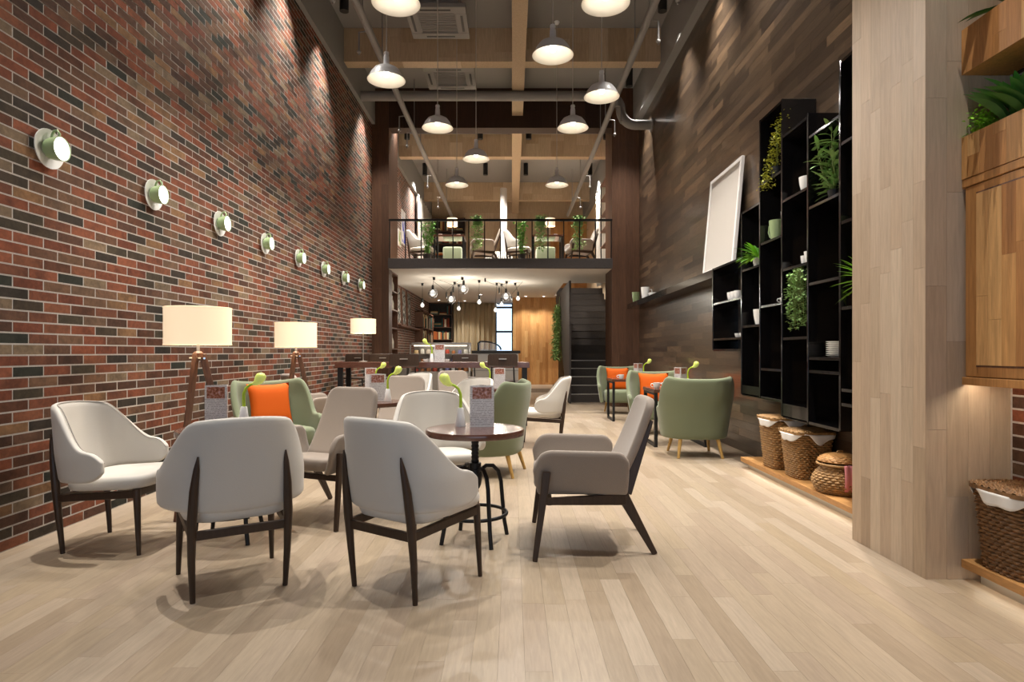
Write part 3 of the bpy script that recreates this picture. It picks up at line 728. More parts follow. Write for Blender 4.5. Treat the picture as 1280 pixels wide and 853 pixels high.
def seat_cushion(label, cx, cy, u, s, mat, group=None, back=.17, up=0):
    L = math.hypot(*u); ux, uy = u[0]/L, u[1]/L
    return cushion(label, (cx-ux*back, cy-uy*back, .455+s*.47+up), face(ux, uy), s, mat, .22, group)
OG = 'orange cushions on the sage armchairs'
seat_cushion('orange cushion in the sage armchair by the brick wall', -2.36, 6.15, (.75,-.66), .46, M['orange'], OG)
seat_cushion('orange cushion in the first outfacing armchair by the walnut wall', 2.16, 9.15, (-.08,-1), .46, M['orange'], OG)
seat_cushion('orange cushion in the armchair next to the brown post', 2.13, 12.15, (-.05,-1), .46, M['orange'], OG)
seat_cushion('dark teal cushion in the sage armchair behind the round table', -.19, 6.15, (-.97,.25), .42, M['teal'])

# ------------------------------------------------------------------ tables
def round_table():
    t = thing('round_table', '', 'table')
    mk('tabletop', MB().lathe([(0,.68),(.30,.68),(.318,.684),(.32,.69),(.32,.715),(.316,.722),(0,.722)], 48), M['table'], t, smooth=40)
    mk('screw_post', MB().lathe([(.028,.36),(.028,.44),(.04,.44),(.04,.50),(.022,.50)]+[(.022+(.004 if k % 2 else 0),.50+k*.012) for k in range(13)]+[(.05,.66),(.05,.68)], 16), M['iron'], t, smooth=30)
    mk('hub', MB().lathe([(.0,.33),(.03,.335),(.04,.36),(.05,.42),(.045,.46),(.03,.47)], 16), M['iron'], t, smooth=40)
    for k in range(4):
        a = k*PI/2+.5; c, s = math.cos(a), math.sin(a)
        pr = [(.03,.44),(.08,.475),(.13,.47),(.17,.43),(.19,.36),(.20,.25),(.215,.10),(.235,0)]
        mk('leg', MB().tube([(c*r, s*r, z) for r, z in pr], .0135, 10), M['iron'], t, smooth=60)
    mk('foot_ring', MB().tube([(.205*math.cos(j*PI/20), .205*math.sin(j*PI/20), .175) for j in range(41)], .012, 8), M['iron'], t, smooth=60)
    return t
rt = round_table(); RG = 'round pedestal tables with iron legs'
put(rt, (-.24,3.95,0), 0, 'round dark wood table with iron screw base beside the taupe armchair', RG)
put(rt, (-1.85,3.98,0), .4, 'round pedestal table hidden behind the front cream chair by the brick wall', RG)
put(rt, (-1.40,6.10,0), .2, 'round pedestal table in front of the second row taupe armchair', RG)
put(rt, (-2.0,8.5,0), .2, 'round pedestal table before the bar table on the brick wall side', RG)
put(rt, (-.2,8.45,0), .2, 'round pedestal table before the bar table on the aisle side', RG)
def square_table(label, loc, w, d, z=.74, group=None):
    t = thing('square_table', label, 'table', loc, 0, group)
    mk('tabletop', MB().box(-w/2,w/2,-d/2,d/2,z-.045,z), M['table'], t, bevel=.004)
    for sx in (-1, 1):
        x = sx*(w/2-.03)
        fr = MB()
        for sy in (-1, 1): fr.box(x-.02,x+.02,sy*(d/2-.03)-.02,sy*(d/2-.03)+.02,0,z-.045)
        fr.box(x-.02,x+.02,-d/2+.03,d/2-.03,0,.035).box(x-.02,x+.02,-d/2+.03,d/2-.03,z-.075,z-.045)
        mk('leg_frame', fr, M['iron'], t)
    return t
square_table('square table on black frames before the first orange cushion armchair', (2.16,8.08,0), .70, .66, group='square tables by the walnut wall')
square_table('square table on black frames near the brown post', (2.10,10.95,0), .70, .66, group='square tables by the walnut wall')
square_table('upstairs square table by the bookcase, behind the railing', (-1.5,14.75,3.262), .74, .66, group='upstairs square tables')
square_table('upstairs square table by the honey oak panel, behind the railing', (.85,14.75,3.262), .74, .66, group='upstairs square tables')
bt = thing('bar_table', 'long dark wood bar table on a black frame across the room', 'table', (-1.31,10.28,0))
mk('tabletop', MB().box(-1.60,1.60,-.31,.31,.955,1.05), M['table'], bt, bevel=.006)
for sx in (-1,1):
    for sy in (-1,1): mk('leg', MB().box(sx*1.52-.04,sx*1.52+.04,sy*.25-.03,sy*.25+.03,0,.955), M['iron'], bt)
    mk('foot_bar', MB().box(sx*1.52-.035,sx*1.52+.035,-.25,.25,.0,.04), M['iron'], bt)
# bar stools
def stool():
    t = thing('bar_stool', '', 'bar stool')
    s = MB(); pad(s, rrect(.20,.19,.06,5), .73, .765, .012); mk('seat', s, M['leg'], t, smooth=60)
    def bk(u, v):
        x = (u*2-1)*.235; cor = 0
        return (x, -.20-.05*v-.03*(1-(u*2-1)**2), .985+.20*v)
    poly = rrect(.235,.10,.035,5,1.085); hole = None
    mb = MB(); mb.prism(poly, lambda u, v, w_: (u, w_-.05*(v-1.0)-.03*(1-(u/.235)**2), v), -.225, -.20); bk_ = mk('backrest', mb, M['leg'], t, bevel=.004)
    mk('handle_slot', MB().box(-.06,.06,-.265,-.19,1.10,1.115), M['steel'], bk_)
    for sx in (-1,1):
        mk('leg', MB().tube([(sx*.20,.19,0),(sx*.17,.15,.735)], .012, 8), M['iron'], t, smooth=60)
        mk('leg', MB().tube([(sx*.20,-.21,0),(sx*.18,-.17,.735),(sx*.17,-.215,1.05)], .012, 8), M['iron'], t, smooth=60)
        mk('stretcher', MB().tube([(sx*.19,-.20,.26),(sx*.19,.175,.26)], .009, 8), M['iron'], t)
    mk('foot_rail', MB().tube([(-.19,.175,.26),(.19,.175,.26)], .009, 8), M['iron'], t)
    return t
bs = stool(); SG = 'brown bar stools at the long bar table'
put(bs, (X_(506,9.6),9.75,0), 0, 'brown bar stool pushed to the bar table below the display case', SG)
put(bs, (X_(628.5,9.6),9.75,0), 0, 'brown bar stool pushed to the bar table on the window side', SG)
put(bs, (X_(476,11.0),10.95,0), PI, 'brown bar stool behind the bar table next to the brown post', SG)
put(bs, (X_(580.5,11.0),10.95,0), PI, 'brown bar stool behind the bar table under the curtain', SG)
put(bs, (X_(447,11.2),11.0,0), PI, 'brown bar stool behind the bar table close to the brick wall', SG)
# ------------------------------------------------------------------ menus and sprout lamps
def menu_mat(name, ptop):
    m, t, b = nt(name); L = t.links.new
    tc = N(t, 'ShaderNodeTexCoord'); sp = N(t, 'ShaderNodeSeparateXYZ'); L(tc.outputs['Object'], sp.inputs[0])
    wv = N(t, 'ShaderNodeTexNoise', Scale=1.0, Detail=2.0); mp = N(t, 'ShaderNodeMapping'); mp.inputs['Scale'].default_value = (90,1,170)
    L(tc.outputs['Object'], mp.inputs[0]); L(mp.outputs[0], wv.inputs['Vector'])
    ro = N(t, 'ShaderNodeMath', _operation='MULTIPLY'); L(sp.outputs[2], ro.inputs[0]); ro.inputs[1].default_value = 85
    fr = N(t, 'ShaderNodeMath', _operation='FRACT'); L(ro.outputs[0], fr.inputs[0])
    lt = N(t, 'ShaderNodeMath', _operation='LESS_THAN'); L(fr.outputs[0], lt.inputs[0]); lt.inputs[1].default_value = .42
    gt = N(t, 'ShaderNodeMath', _operation='GREATER_THAN'); L(wv.outputs['Fac'], gt.inputs[0]); gt.inputs[1].default_value = .47
    mu = N(t, 'ShaderNodeMath', _operation='MULTIPLY'); L(lt.outputs[0], mu.inputs[0]); L(gt.outputs[0], mu.inputs[1])
    txt = N(t, 'ShaderNodeMix', _data_type='RGBA'); L(mu.outputs[0], txt.inputs[0]); txt.inputs[6].default_value = C('dcdad9'); txt.inputs[7].default_value = C('a19c9b')
    ph = N(t, 'ShaderNodeTexNoise', Scale=55.0, Detail=3.0); L(tc.outputs['Object'], ph.inputs['Vector'])
    pr = ramp(t, [(.35, C('6e3a26')), (.5, C('a0654a')), (.68, C('c3a1a2'))]); L(ph.outputs['Fac'], pr.inputs[0])
    g1 = N(t, 'ShaderNodeMath', _operation='GREATER_THAN'); L(sp.outputs[2], g1.inputs[0]); g1.inputs[1].default_value = .185
    g2 = N(t, 'ShaderNodeMath', _operation='LESS_THAN'); L(sp.outputs[2], g2.inputs[0]); g2.inputs[1].default_value = .262
    g3 = N(t, 'ShaderNodeMath', _operation='ABSOLUTE'); L(sp.outputs[0], g3.inputs[0])
    g4 = N(t, 'ShaderNodeMath', _operation='LESS_THAN'); L(g3.outputs[0], g4.inputs[0]); g4.inputs[1].default_value = .064
    a = N(t, 'ShaderNodeMath', _operation='MULTIPLY'); L(g1.outputs[0], a.inputs[0]); L(g2.outputs[0], a.inputs[1])
    a2 = N(t, 'ShaderNodeMath', _operation='MULTIPLY'); L(a.outputs[0], a2.inputs[0]); L(g4.outputs[0], a2.inputs[1])
    mx = N(t, 'ShaderNodeMix', _data_type='RGBA'); L(a2.outputs[0], mx.inputs[0]); L(txt.outputs[2], mx.inputs[6]); L(pr.outputs[0], mx.inputs[7])
    L(mx.outputs[2], b.inputs['Base Color']); b.inputs['Roughness'].default_value = .35
    return m
M['menu'] = menu_mat('menu_print', .9)
t = thing('menu_card', '', 'menu')
for k in range(3):
    a = k*2*PI/3; c, s = math.cos(a), math.sin(a)
    o = mk('panel', MB().box(-.078,.078,-.002,.002,.004,.272), M['menu'], t); o.location = (-s*.046*-1, -c*.046, 0) ; o.rotation_euler = (0,0,a)
mk('foot', MB().prism([(-.082,-.048),(.082,-.048),(0,.094)], lambda u, v, w_: (u, v, w_), 0, .004), M['whiteplastic'], t)
mc = t
t = thing('sprout_lamp', '', 'table lamp')
mk('pot', MB().lathe([(.0,0),(.036,0),(.037,.004),(.021,.118),(.017,.125),(.0,.125)], 20), M['whiteplastic'], t, smooth=40)
pts = [(0,0,.12),(.002,0,.17),(.0,0,.215),(-.014,0,.25),(-.04,0,.272),(-.062,0,.278)]
mk('stalk', MB().tube(pts, [.011,.0105,.010,.0095,.009,.010], 10), M['lime'], t, smooth=60)
hp_ = [(-.055,0,.276),(-.075,0,.283),(-.092,0,.298),(-.105,0,.318),(-.114,0,.338),(-.118,0,.352)]
mk('lamp_head', MB().tube(hp_, [.010,.020,.030,.035,.032,.014], 14), M['limehead'], t, smooth=60)
sp_ = t
MG, SGp = 'three sided menu cards on the tables', 'lime sprout table lamps'
def deco(mx_, my_, sx_, sy_, z, where, rm, rs, s=1.0):
    a = put(mc, (mx_, my_, z), rm, 'menu card with brown photo '+where, MG); a.scale = (s,s,s)
    b = put(sp_, (sx_, sy_, z), rs, 'lime green sprout lamp in white pot '+where, SGp); b.scale = (s,s,s)
deco(-.205,4.09,-.345,4.07,.722,'on the round table beside the taupe armchair', .12, .15)
deco(-1.98,4.12,-1.83,4.15,.722,'behind the front cream chair', -.1, PI+.2)
deco(-1.37,6.22,-1.25,6.12,.722,'on the second row table before the taupe armchair', .15, PI+.1)
deco(-1.98,8.55,-1.88,8.40,.722,'before the bar table, brick wall side', .1, PI)
deco(-.18,8.55,-.31,8.50,.722,'before the bar table, aisle side', .1, 0)
deco(-1.215,10.20,-1.345,10.20,1.05,'on the long bar table', .1, .1, 1.1)
deco(2.25,8.12,2.33,8.05,.74,'on the square table by the first orange cushion', .8, PI-.4)
deco(2.28,11.0,2.36,10.9,.74,'on the square table near the brown post', .8, PI-.4)
def cup_part(t, r, h, mat, handle=True, x=0, y=0):
    cu = mk('cup', MB().lathe([(.0,.0),(r*.62,0),(r*.72,.006),(r*.92,h*.55),(r,h),(r*.93,h),(r*.84,h*.5),(r*.6,.012),(0,.012)], 20, (x,y,0)), mat, t, smooth=40)
    if handle: mk('handle', MB().tube([(x-r*.85,y,h*.82),(x-r*1.45,y,h*.8),(x-r*1.6,y,h*.5),(x-r*1.3,y,h*.25),(x-r*.78,y,h*.22)], r*.11, 8), mat, cu, smooth=60)
def cup(label, loc, r=.042, h=.075, mat=None, rz=0, group=None, saucer=False, cat='cup', handle=True):
    t = thing('cup', label, cat, loc, rz, group)
    cup_part(t, r, h, mat or M['porcelain'], handle)
    if saucer: mk('saucer', MB().lathe([(0,0),(.05,0),(.075,.012),(.076,.015),(.05,.006),(0,.005)], 20), M['porcelain'], t, smooth=40)
    return t
cup('white coffee cup on the square table, at the outer corner', (1.90,7.98,.74), .05,.075, group='coffee cups on the square tables')
cup('white coffee cup on the square table, beside the menu card', (2.02,8.02,.74), .05,.075, group='coffee cups on the square tables')
cup('white coffee cup on the square table near the brown post', (1.95,10.85,.74), .05,.075, group='coffee cups on the square tables')
cup('white cup on the bar table by the bar stool', (X_(532,10.1),10.1,1.05), .045,.05, group='white cups on the bar table', handle=False)
cup('white cup on the bar table beside the menu card', (X_(559,10.1),10.1,1.05), .045,.05, group='white cups on the bar table', handle=False)
for i, (x, y) in enumerate(((-1.72,14.6),(-1.28,14.62),(1.05,14.6))):
    cup('small white cup on the upstairs table, '+('railing corner','beside the lamp','honey oak panel side')[i], (x,y,4.002), .05,.045, group='upstairs cups', handle=False)

# ------------------------------------------------------------------ shelving on the walnut wall
XS = 2.50
sh = thing('shelving_unit', 'black staggered shelving unit on the walnut wall with plants and cups', 'shelving', (0,0,0))
ys = [7.58,6.63,6.14,5.64,5.145,4.64,4.14]
cols = [(1.24,2.257,[1.81,1.37]),(.76,2.74,[2.097,1.49]),(.76,3.56,[2.90,2.30,1.67,1.045]),(.62,3.22,[2.61,1.973,1.34,.73]),(.62,3.04,[2.43,1.788,1.165,1.055]),(.82,3.44,[2.80,2.20,1.55,.93])]
def vpl(y, z0, z1): mk('upright', MB().box(XS,XR-.002,y-.012,y+.012,z0,z1), M['black'], sh, bevel=.0015)
rng = [(1.24,2.257),(.76,2.74),(.76,3.56),(.62,3.565),(.62,3.24),(.62,3.44),(.82,3.44)]
for y, (a, b) in zip(ys, rng): vpl(y, a, b)
for i, (z0, z1, shs) in enumerate(cols):
    y1, y0 = ys[i]-.012, ys[i+1]+.012
    for z in [z0]+[q for q in shs]+[z1]:
        zz = z-.012 if z == z1 else z
        mk('shelf', MB().box(XS+.004,XR-.002,y0,y1,zz-.012,zz+.012), M['black'], sh, bevel=.0015)
    if i in (1, 3): mk('base_panel', MB().box(XS+.004,XS+.02,y0,y1,z0-.002,z0+.1), M['black'], sh)
SGc = 'white cups on the black shelving'
XC = 2.60
def onshelf(z): return z+.012
for k, (y, lb) in enumerate(((6.98,'first from the upright'),(7.09,'middle of three'),(7.20,'farthest along the shelf'))):
    cup('white mug on the end bay of the shelving, '+lb, (XC,y,onshelf(1.81)), .052,.10, rz=PI*1.1, group=SGc)
for k, (y, lb) in enumerate(((6.83,'near side'),(6.97,'far side'))):
    cup('small white cup on lowest shelf of the end bay, '+lb, (XC,y,onshelf(1.37)), .048,.05, group=SGc, handle=False)
cup('tall white bowl-shaped cup under the spider plant', (XC,6.33,onshelf(1.49)), .085,.16, group=SGc, handle=False)
cup('small white cup left of the hanging vine', (XC,5.80,onshelf(1.67)), .045,.055, group=SGc)
cup('sage green jug beside the tall white vase', (XC,5.98,onshelf(2.30)), .068,.20, M['sage'], rz=-PI/2+.3, cat='jug')
cup('tall white vase beside the sage jug', (XC,5.76,onshelf(2.30)), .05,.24, cat='vase', handle=False)
cup('wide white bowl on the upper shelf under the yellow plant row', (XC,5.33,onshelf(2.61)), .08,.13, cat='bowl', handle=False)
cup('white mug pair on shelf above the hanging vine, near one', (XC,5.30,onshelf(1.973)), .052,.11, group=SGc, rz=PI)
cup('white mug pair on shelf above the hanging vine, far one', (XC+.02,5.42,onshelf(1.973)), .045,.09, group=SGc, rz=PI)
cup('sage green bowl on the shelf next to the pale pier', (XC,4.42,onshelf(2.20)), .075,.075, M['sage'], cat='bowl', handle=False)
for k in range(8):
    tag(mk('plate', MB().lathe([(0,0),(.09,0),(.13,.014),(.132,.018),(.09,.008),(0,.007)], 28), M['porcelain'], smooth=40), 'white plate in the stack on the shelf behind the round basket', 'plate', 'stacked white plates').location = (2.655,4.86,onshelf(1.165)+k*.0155)
# ledge
lg = mk('wall_ledge', MB().box(XS,XR-.002,7.60,13.2,2.145,2.25), M['black'], bevel=.003); tag(lg, 'long black ledge along the walnut wall', 'shelf')
cup('sage green tumbler on the far end of the wall ledge', (2.62,12.85,2.25), .085,.23, M['sage'], cat='tumbler', handle=False)
cup('white jug on the wall ledge beside the tumbler', (2.62,11.95,2.25), .085,.24, cat='jug', rz=PI)
cup('white bowl on the wall ledge beside the jug', (2.64,11.4,2.25), .09,.08, cat='bowl', handle=False)
# leaning picture frame
fr = thing('picture_frame', 'blank white picture frame leaning on the ledge against the walnut wall', 'picture frame', (2.655,7.85,2.262))
fr.rotation_euler = (0, math.atan2(.115,1.31), 0)
H, W2 = 1.315, .575
fm = MB().box(-.02,.02,-W2,-W2+.05,0,H).box(-.02,.02,W2-.05,W2,0,H).box(-.02,.02,-W2+.05,W2-.05,0,.05).box(-.02,.02,-W2+.05,W2-.05,H-.05,H)
mk('frame', fm, M['framew'], fr, bevel=.004)
mk('canvas', MB().box(-.006,.012,-W2+.05,W2-.05,.05,H-.05), M['paper'], fr)
# platforms under the shelving
def platform(label, y0, y1, x0, x1, z=.108):
    t = thing('low_platform', label, 'platform', (0,0,0), 0, 'honey oak platforms along the wall')
    mk('deck', MB().box(x0,x1,y0,y1,z-.045,z), M['honeyflat'], t, bevel=.003)
    mk('plinth', MB().box(x0+.06,x1,y0,y1-.06,0,z-.045), M['steel'], t)
    mk('light_strip', MB().box(x0+.03,x0+.045,y0+.02,y1-.05,z-.052,z-.045), M['ledsoft'], t)
    return t
platform('honey oak platform under the black shelving carrying three baskets', 3.963, 6.44, 2.42, XR-.002)
platform('honey oak platform below the honey oak cabinet carrying a basket', .9, 3.256, 2.405, 2.666, .112)

# ------------------------------------------------------------------ baskets
M['wicker'] = simple('wicker', 'a07a4a', .6, noise=.35, nscale=35)
M['wickerdark'] = simple('wicker_dark', '7d5a36', .6, noise=.35, nscale=35)
def sq(a, hx, hy, p=5):
    c, s = math.cos(a), math.sin(a); k = (abs(c)**p+abs(s)**p)**(-1/p); return hx*c*k, hy*s*k
def woven(name, t, path, prof, mat, nc, nr, amp=.006):
    """rows of canes going in and out around uprights; path(a) -> xy unit outline, prof(v) -> (scale, z)"""
    mb = MB(); nv = nr*4
    def f(u, v):
        k, z = prof(v); a = 2*PI*u; x, y = path(a); i = int(v*nr-1e-6)
        row = math.sqrt(max(0, math.sin(PI*((v*nr) % 1.0)))) if 0 < v < 1 else 0
        wv = math.sin(nc*a/1.0+PI*(i % 2)); q = 1+amp*(row*1.2+row*wv)/max(.1, math.hypot(x, y))
        return (x*k*q, y*k*q, z)
    mb.grid(f, nc*4, nv); return mk(name, mb, mat, t, smooth=70)
def laundry(label, x, y, rz, hx, hy, h, group, mat='wicker', nc=26):
    t = thing('wicker_basket', label, 'basket', (x,y,.108), rz, group)
    woven('body', t, lambda a: sq(a, hx, hy), lambda v: (.80+.20*v, h*v), M[mat], nc, 20, .011)
    mk('base', MB().box(-hx*.75,hx*.75,-hy*.75,hy*.75,0,.012), M[mat], t)
    # cloth liner hanging over the rim, wavy hem
    def cl(u, v):
        a = 2*PI*u; x_, y_ = sq(a, hx, hy); hem = .045+.035*math.sin(a*4+.7)+.018*math.sin(a*7)
        k = 1+(.034+.004*math.sin(a*11)*v-.004*v)/math.hypot(x_, y_); return (x_*k, y_*k, h+.012-hem*v)
    mk('cloth_liner', MB().grid(cl, 72, 5), M['cloth'], t, smooth=70, solid=.004)
    def lid(u, v):
        a = 2*PI*u; x_, y_ = sq(a, hx+.03, hy+.03); r = 1-v
        wz = .011*math.sin(r*62)*math.sin(a*28)
        return (x_*r, y_*r, h+.03+.012*(1-r*r)+wz*(r > .02))
    mb = MB().grid(lid, 144, 64); mb.grid(lambda u, v: (sq(2*PI*u, hx+.03, hy+.03)[0], sq(2*PI*u, hx+.03, hy+.03)[1], h+.008+.022*v), 72, 1)
    mk('lid', mb, M[mat], t, smooth=70)
    return t
BG = 'tall wicker baskets with white cloth liners'
laundry('tall wicker basket with cloth liner, farther from pier of the platform pair', 2.605, 5.86, .03, .165, .165, .455, BG)
laundry('shorter wicker basket with cloth liner beside the round basket', 2.615, 5.40, .03, .165, .165, .385, BG)
laundry('dark wicker basket with cloth liner below the honey oak cabinet', 2.535, 3.03, .02, .122, .16, .40, BG, 'wickerdark', 22)
t = thing('round_basket', 'round rattan basket with lid and pink cloth beside the pale pier', 'basket', (2.60,4.82,.108), .2)
woven('body', t, lambda a: (math.cos(a), math.sin(a)), lambda v: (.13+.065*math.sin(PI*min(1, v*.95+.12))-.01*v, .225*v), M['wicker'], 22, 12, .05)
ld = woven('lid', t, lambda a: (math.cos(a), math.sin(a)), lambda v: (.155*math.cos(v*PI/2*.97), .225+.02+.065*math.sin(v*PI/2)), M['honeyflat'], 20, 8, .035)
mk('knob', MB().tube([(-.03,0,.30),(-.02,0,.325),(.02,0,.325),(.03,0,.30)], .006, 8), M['wicker'], ld, smooth=60)
mk('rim', MB().tube([(.165*math.cos(j*PI/16), .165*math.sin(j*PI/16), .225) for j in range(33)], .009, 8), M['wicker'], t, smooth=60)
def pc(u, v):
    a = -2.1+.75*u; r = .165+.03*math.sin(PI*v*.9)+.014+.006*math.sin(u*17); return (r*math.cos(a), r*math.sin(a), .24-.20*v)
mk('pink_cloth', MB().grid(pc, 18, 10), M['pink'], t, smooth=70, solid=.006)

# ------------------------------------------------------------------ honey oak cabinet
cb = thing('wall_cabinet', 'honey oak wall cabinet with a planter top beside the pale pier', 'cabinet', (0,0,0))
X0, X1, Y0, Y1 = 2.413, 2.666, .75, 3.256
body = MB().box(X0+.02,X1,Y0,Y1,1.062,2.09).box(X0,X0+.025,Y0,Y1,2.14,2.365).box(X1-.02,X1,Y0,Y1,2.09,2.365).box(X0,X1,Y1-.02,Y1,2.09,2.365).box(X0,X1,Y0,Y0+.02,2.09,2.365)
mk('carcass', body, M['honey'], cb, bevel=.002)
mk('soil', MB().box(X0+.026,X1-.021,Y0+.02,Y1-.02,2.26,2.30), M['soil'], cb)
mk('cornice', MB().box(X0-.004,X0+.02,Y0,Y1,2.095,2.137), M['honey'], cb, bevel=.003)
mk('bottom_rail', MB().box(X0-.004,X0+.02,Y0,Y1,1.044,1.085), M['honey'], cb, bevel=.003)
for (a, b) in ((2.20,3.16),(1.20,2.16)):
    dr = mk('door', MB().box(X0,X0+.02,a-.02+.0,b+.075,1.09,2.09), M['honey'], cb, bevel=.003)
    mk('recess', MB().box(X0-.001,X0+.004,a+.01,b,1.14,2.05), M['tripod'], dr)
    clad(dr, 'plank', (X0+.003,a+.02,1.15), (0,1,0), (0,0,1), (-1,0,0), swap(rows(.89, b-a-.03, .085, 1.0, .001, .45)), .012, M['honey'])
clad(cb, 'plank', (X0,Y0,2.14), (0,1,0), (0,0,1), (-1,0,0), swap(rows(.225, Y1-Y0, .085, .3, .001)), .006, M['honey'])
mk('under_light', MB().box(X0+.03,X0+.05,Y0+.1,Y1-.03,1.056,1.062), M['led'], cb)
pb = thing('wall_planter', 'honey oak planter box fixed above the honey oak cabinet', 'planter', (0,0,0))
mk('box', MB().box(X0,X0+.02,Y0,Y1,2.71,2.94).box(X1-.02,X1,Y0,Y1,2.71,2.94).box(X0,X1,Y1-.02,Y1,2.71,2.94).box(X0,X1,Y0,Y0+.02,2.71,2.94).box(X0,X1,Y0,Y1,2.70,2.725), M['honey'], pb, bevel=.002)
clad(pb, 'plank', (X0,Y0,2.70), (0,1,0), (0,0,1), (-1,0,0), swap(rows(.24, Y1-Y0, .085, .3, .001)), .006, M['honey'])
mk('soil', MB().box(X0+.021,X1-.021,Y0+.02,Y1-.02,2.86,2.90), M['soil'], pb)

# ------------------------------------------------------------------ plants
def leaf_mesh(L, W, bend, mat, name='leaf', nseg=6, fold=.15):
    mb = MB(); vs = []; fs = []
    for i in range(nseg+1):
        s = i/nseg; w_ = W*math.sin(PI*min(1, s*.92+.06))**.8*.5 if i < nseg else .0006
        a = bend*s; x = L*(math.sin(a)/bend if abs(bend) > .01 else s); z = L*((1-math.cos(a))/bend if abs(bend) > .01 else 0)
        vs += [(-w_, x, -z+fold*w_), (0, x, -z-fold*w_*.2), (w_, x, -z+fold*w_)]
    for i in range(nseg):
        b = i*3; fs += [(b,b+1,b+4,b+3),(b+1,b+2,b+5,b+4)]
    mb.add(vs, fs); me = mb.mesh(name, 80); me.materials.append(mat); return me
def add_leaf(parent, me, loc, az, el, sc_=1, roll=0, name='leaf'):
    o = bpy.data.objects.new(name, me); COL.objects.link(o); o.parent = parent; o.location = loc
    o.rotation_euler = (el, roll, az); o.scale = (sc_,)*3; return o
def leaf_cloud(mat, pts, size, rg=rnd, wid=.5):
    mb = MB()
    for p in pts:
        a = rg.uniform(0, 2*PI); e = rg.uniform(-.9, .5); s = size*rg.uniform(.6, 1.25)
        d = Vector((math.cos(a)*math.cos(e), math.sin(a)*math.cos(e), math.sin(e)))
        r = d.cross(Vector((0,0,1))).normalized()*s*wid*.5; q = Vector(p); up = Vector((0,0,s*.08))
        mb.add([q, q+d*s*.5+r+up, q+d*s, q+d*s*.5-r+up], [(0,1,2),(0,2,3)])
    return mb
LM = {}
LM['broad'] = leaf_mesh(.36,.075,.9,M['leafdark']); LM['blade'] = leaf_mesh(.30,.022,.8,M['leaf']); LM['lime'] = leaf_mesh(.26,.034,.9,M['leaflime']); LM['mid'] = leaf_mesh(.16,.034,.5,M['leafsoft'])
LM['spike'] = leaf_mesh(.28,.028,.55,M['leaflime'])
# planter plants next to the pier
t = thing('broad_leaf_plant', 'dark broad-leaved plant in the cabinet planter top', 'plant', (2.51,2.98,2.30))
mk('stem', MB().tube([(0,0,0),(0,0,.08)], .012, 6), M['stem'], t)
for k in range(20):
    add_leaf(t, LM['broad'], (rnd.uniform(-.03,.03),rnd.uniform(-.06,.06),.05), rnd.uniform(.9,3.1), rnd.uniform(.7,1.45), rnd.uniform(.6,.9))
t = thing('small_bush', 'small bright green bush in the corner of the cabinet planter', 'plant', (2.50,3.17,2.30))
mk('stem', MB().tube([(0,0,0),(0,0,.10)], .006, 6), M['stem'], t)
pts = [Vector((rnd.gauss(-.02,.035),rnd.gauss(0,.045),.12+rnd.gauss(0,.045))) for _ in range(700)]
o = mk('foliage', leaf_cloud(M['leaflime'], pts, .022, wid=.7), M['leaflime'], t); o['kind'] = 'stuff'
t = thing('broad_leaf_plant', 'broad-leaved plant in the upper wall planter', 'plant', (2.53,2.98,2.90))
mk('stem', MB().tube([(0,0,0),(0,0,.08)], .012, 6), M['stem'], t)
for k in range(12): add_leaf(t, LM['broad'], (rnd.uniform(-.03,.03),rnd.uniform(-.06,.06),.03), rnd.uniform(.5,3.0), rnd.uniform(.3,1.3), rnd.uniform(.6,1))
# plants on the shelving
def pot(t, r, h, mat): mk('pot', MB().lathe([(0,0),(r*.75,0),(r,h),(r*.9,h),(r*.85,h*.85),(0,h*.85)], 20), mat, t, smooth=40)
t = thing('trailing_plant', 'yellow-green trailing plant in the tallest shelving bay', 'plant', (2.56,5.87,onshelf(2.90)))
pot(t, .06, .09, M['blackp'])
pts = []
for k in range(26):
    y0 = rnd.uniform(-.2,.05); x0 = rnd.uniform(-.05,.05)
    for j in range(26):
        s = j/26; pts.append((x0-.06*s+rnd.gauss(0,.015)-.02, -.17+.30*s+rnd.gauss(0,.03)+y0*.4, .52-.62*s+rnd.gauss(0,.02)))
o = mk('foliage', leaf_cloud(M['leafyellow'], pts, .03, wid=.6), M['leafyellow'], t); o['kind'] = 'stuff'
mk('stem', MB().tube([(0,0,.07),(-.02,-.05,.3),(-.05,-.1,.45)], .006, 6), M['stem'], t)
t = thing('leafy_plant', 'upright leafy green plant in the shelving bay by the pier', 'plant', (2.60,4.90,onshelf(2.43)))
pot(t, .055, .08, M['blackp'])
for k in range(9):
    bx, by = rnd.uniform(-.08,.04), rnd.uniform(-.16,.16); hgt = rnd.uniform(.40,.56)
    mk('stem', MB().tube([(0,0,.05),(bx*.6,by*.6,hgt*.5),(bx,by,hgt)], [.006,.005,.003], 6), M['stem'], t, smooth=60)
    for j in range(15):
        s = .15+.85*j/14
        add_leaf(t, LM['mid'], (bx*s*.95,by*s*.95,hgt*s), rnd.uniform(0,2*PI), rnd.uniform(-.1,.9), rnd.uniform(.7,1.1))
t = thing('spider_plant', 'spider plant in a white pot beside the picture frame', 'plant', (2.60,6.40,onshelf(2.097)))
pot(t, .065, .10, M['porcelain'])
for k in range(46): add_leaf(t, LM['lime'] if k % 3 else LM['blade'], (0,0,.085), rnd.uniform(-.6,3.7), rnd.uniform(.1,1.2), rnd.uniform(.7,1.15))
t = thing('spiky_plant', 'bright spiky plant half hidden by the pale pier', 'plant', (2.60,4.38,onshelf(1.55)))
pot(t, .065, .12, M['porcelain'])
for k in range(40): add_leaf(t, LM['spike'], (0,0,.16), rnd.uniform(-.1,3.2), rnd.uniform(-.5,1.3), rnd.uniform(.75,1.1))
mk('stem', MB().tube([(0,0,.10),(0,0,.17)], .012, 6), M['stem'], t)
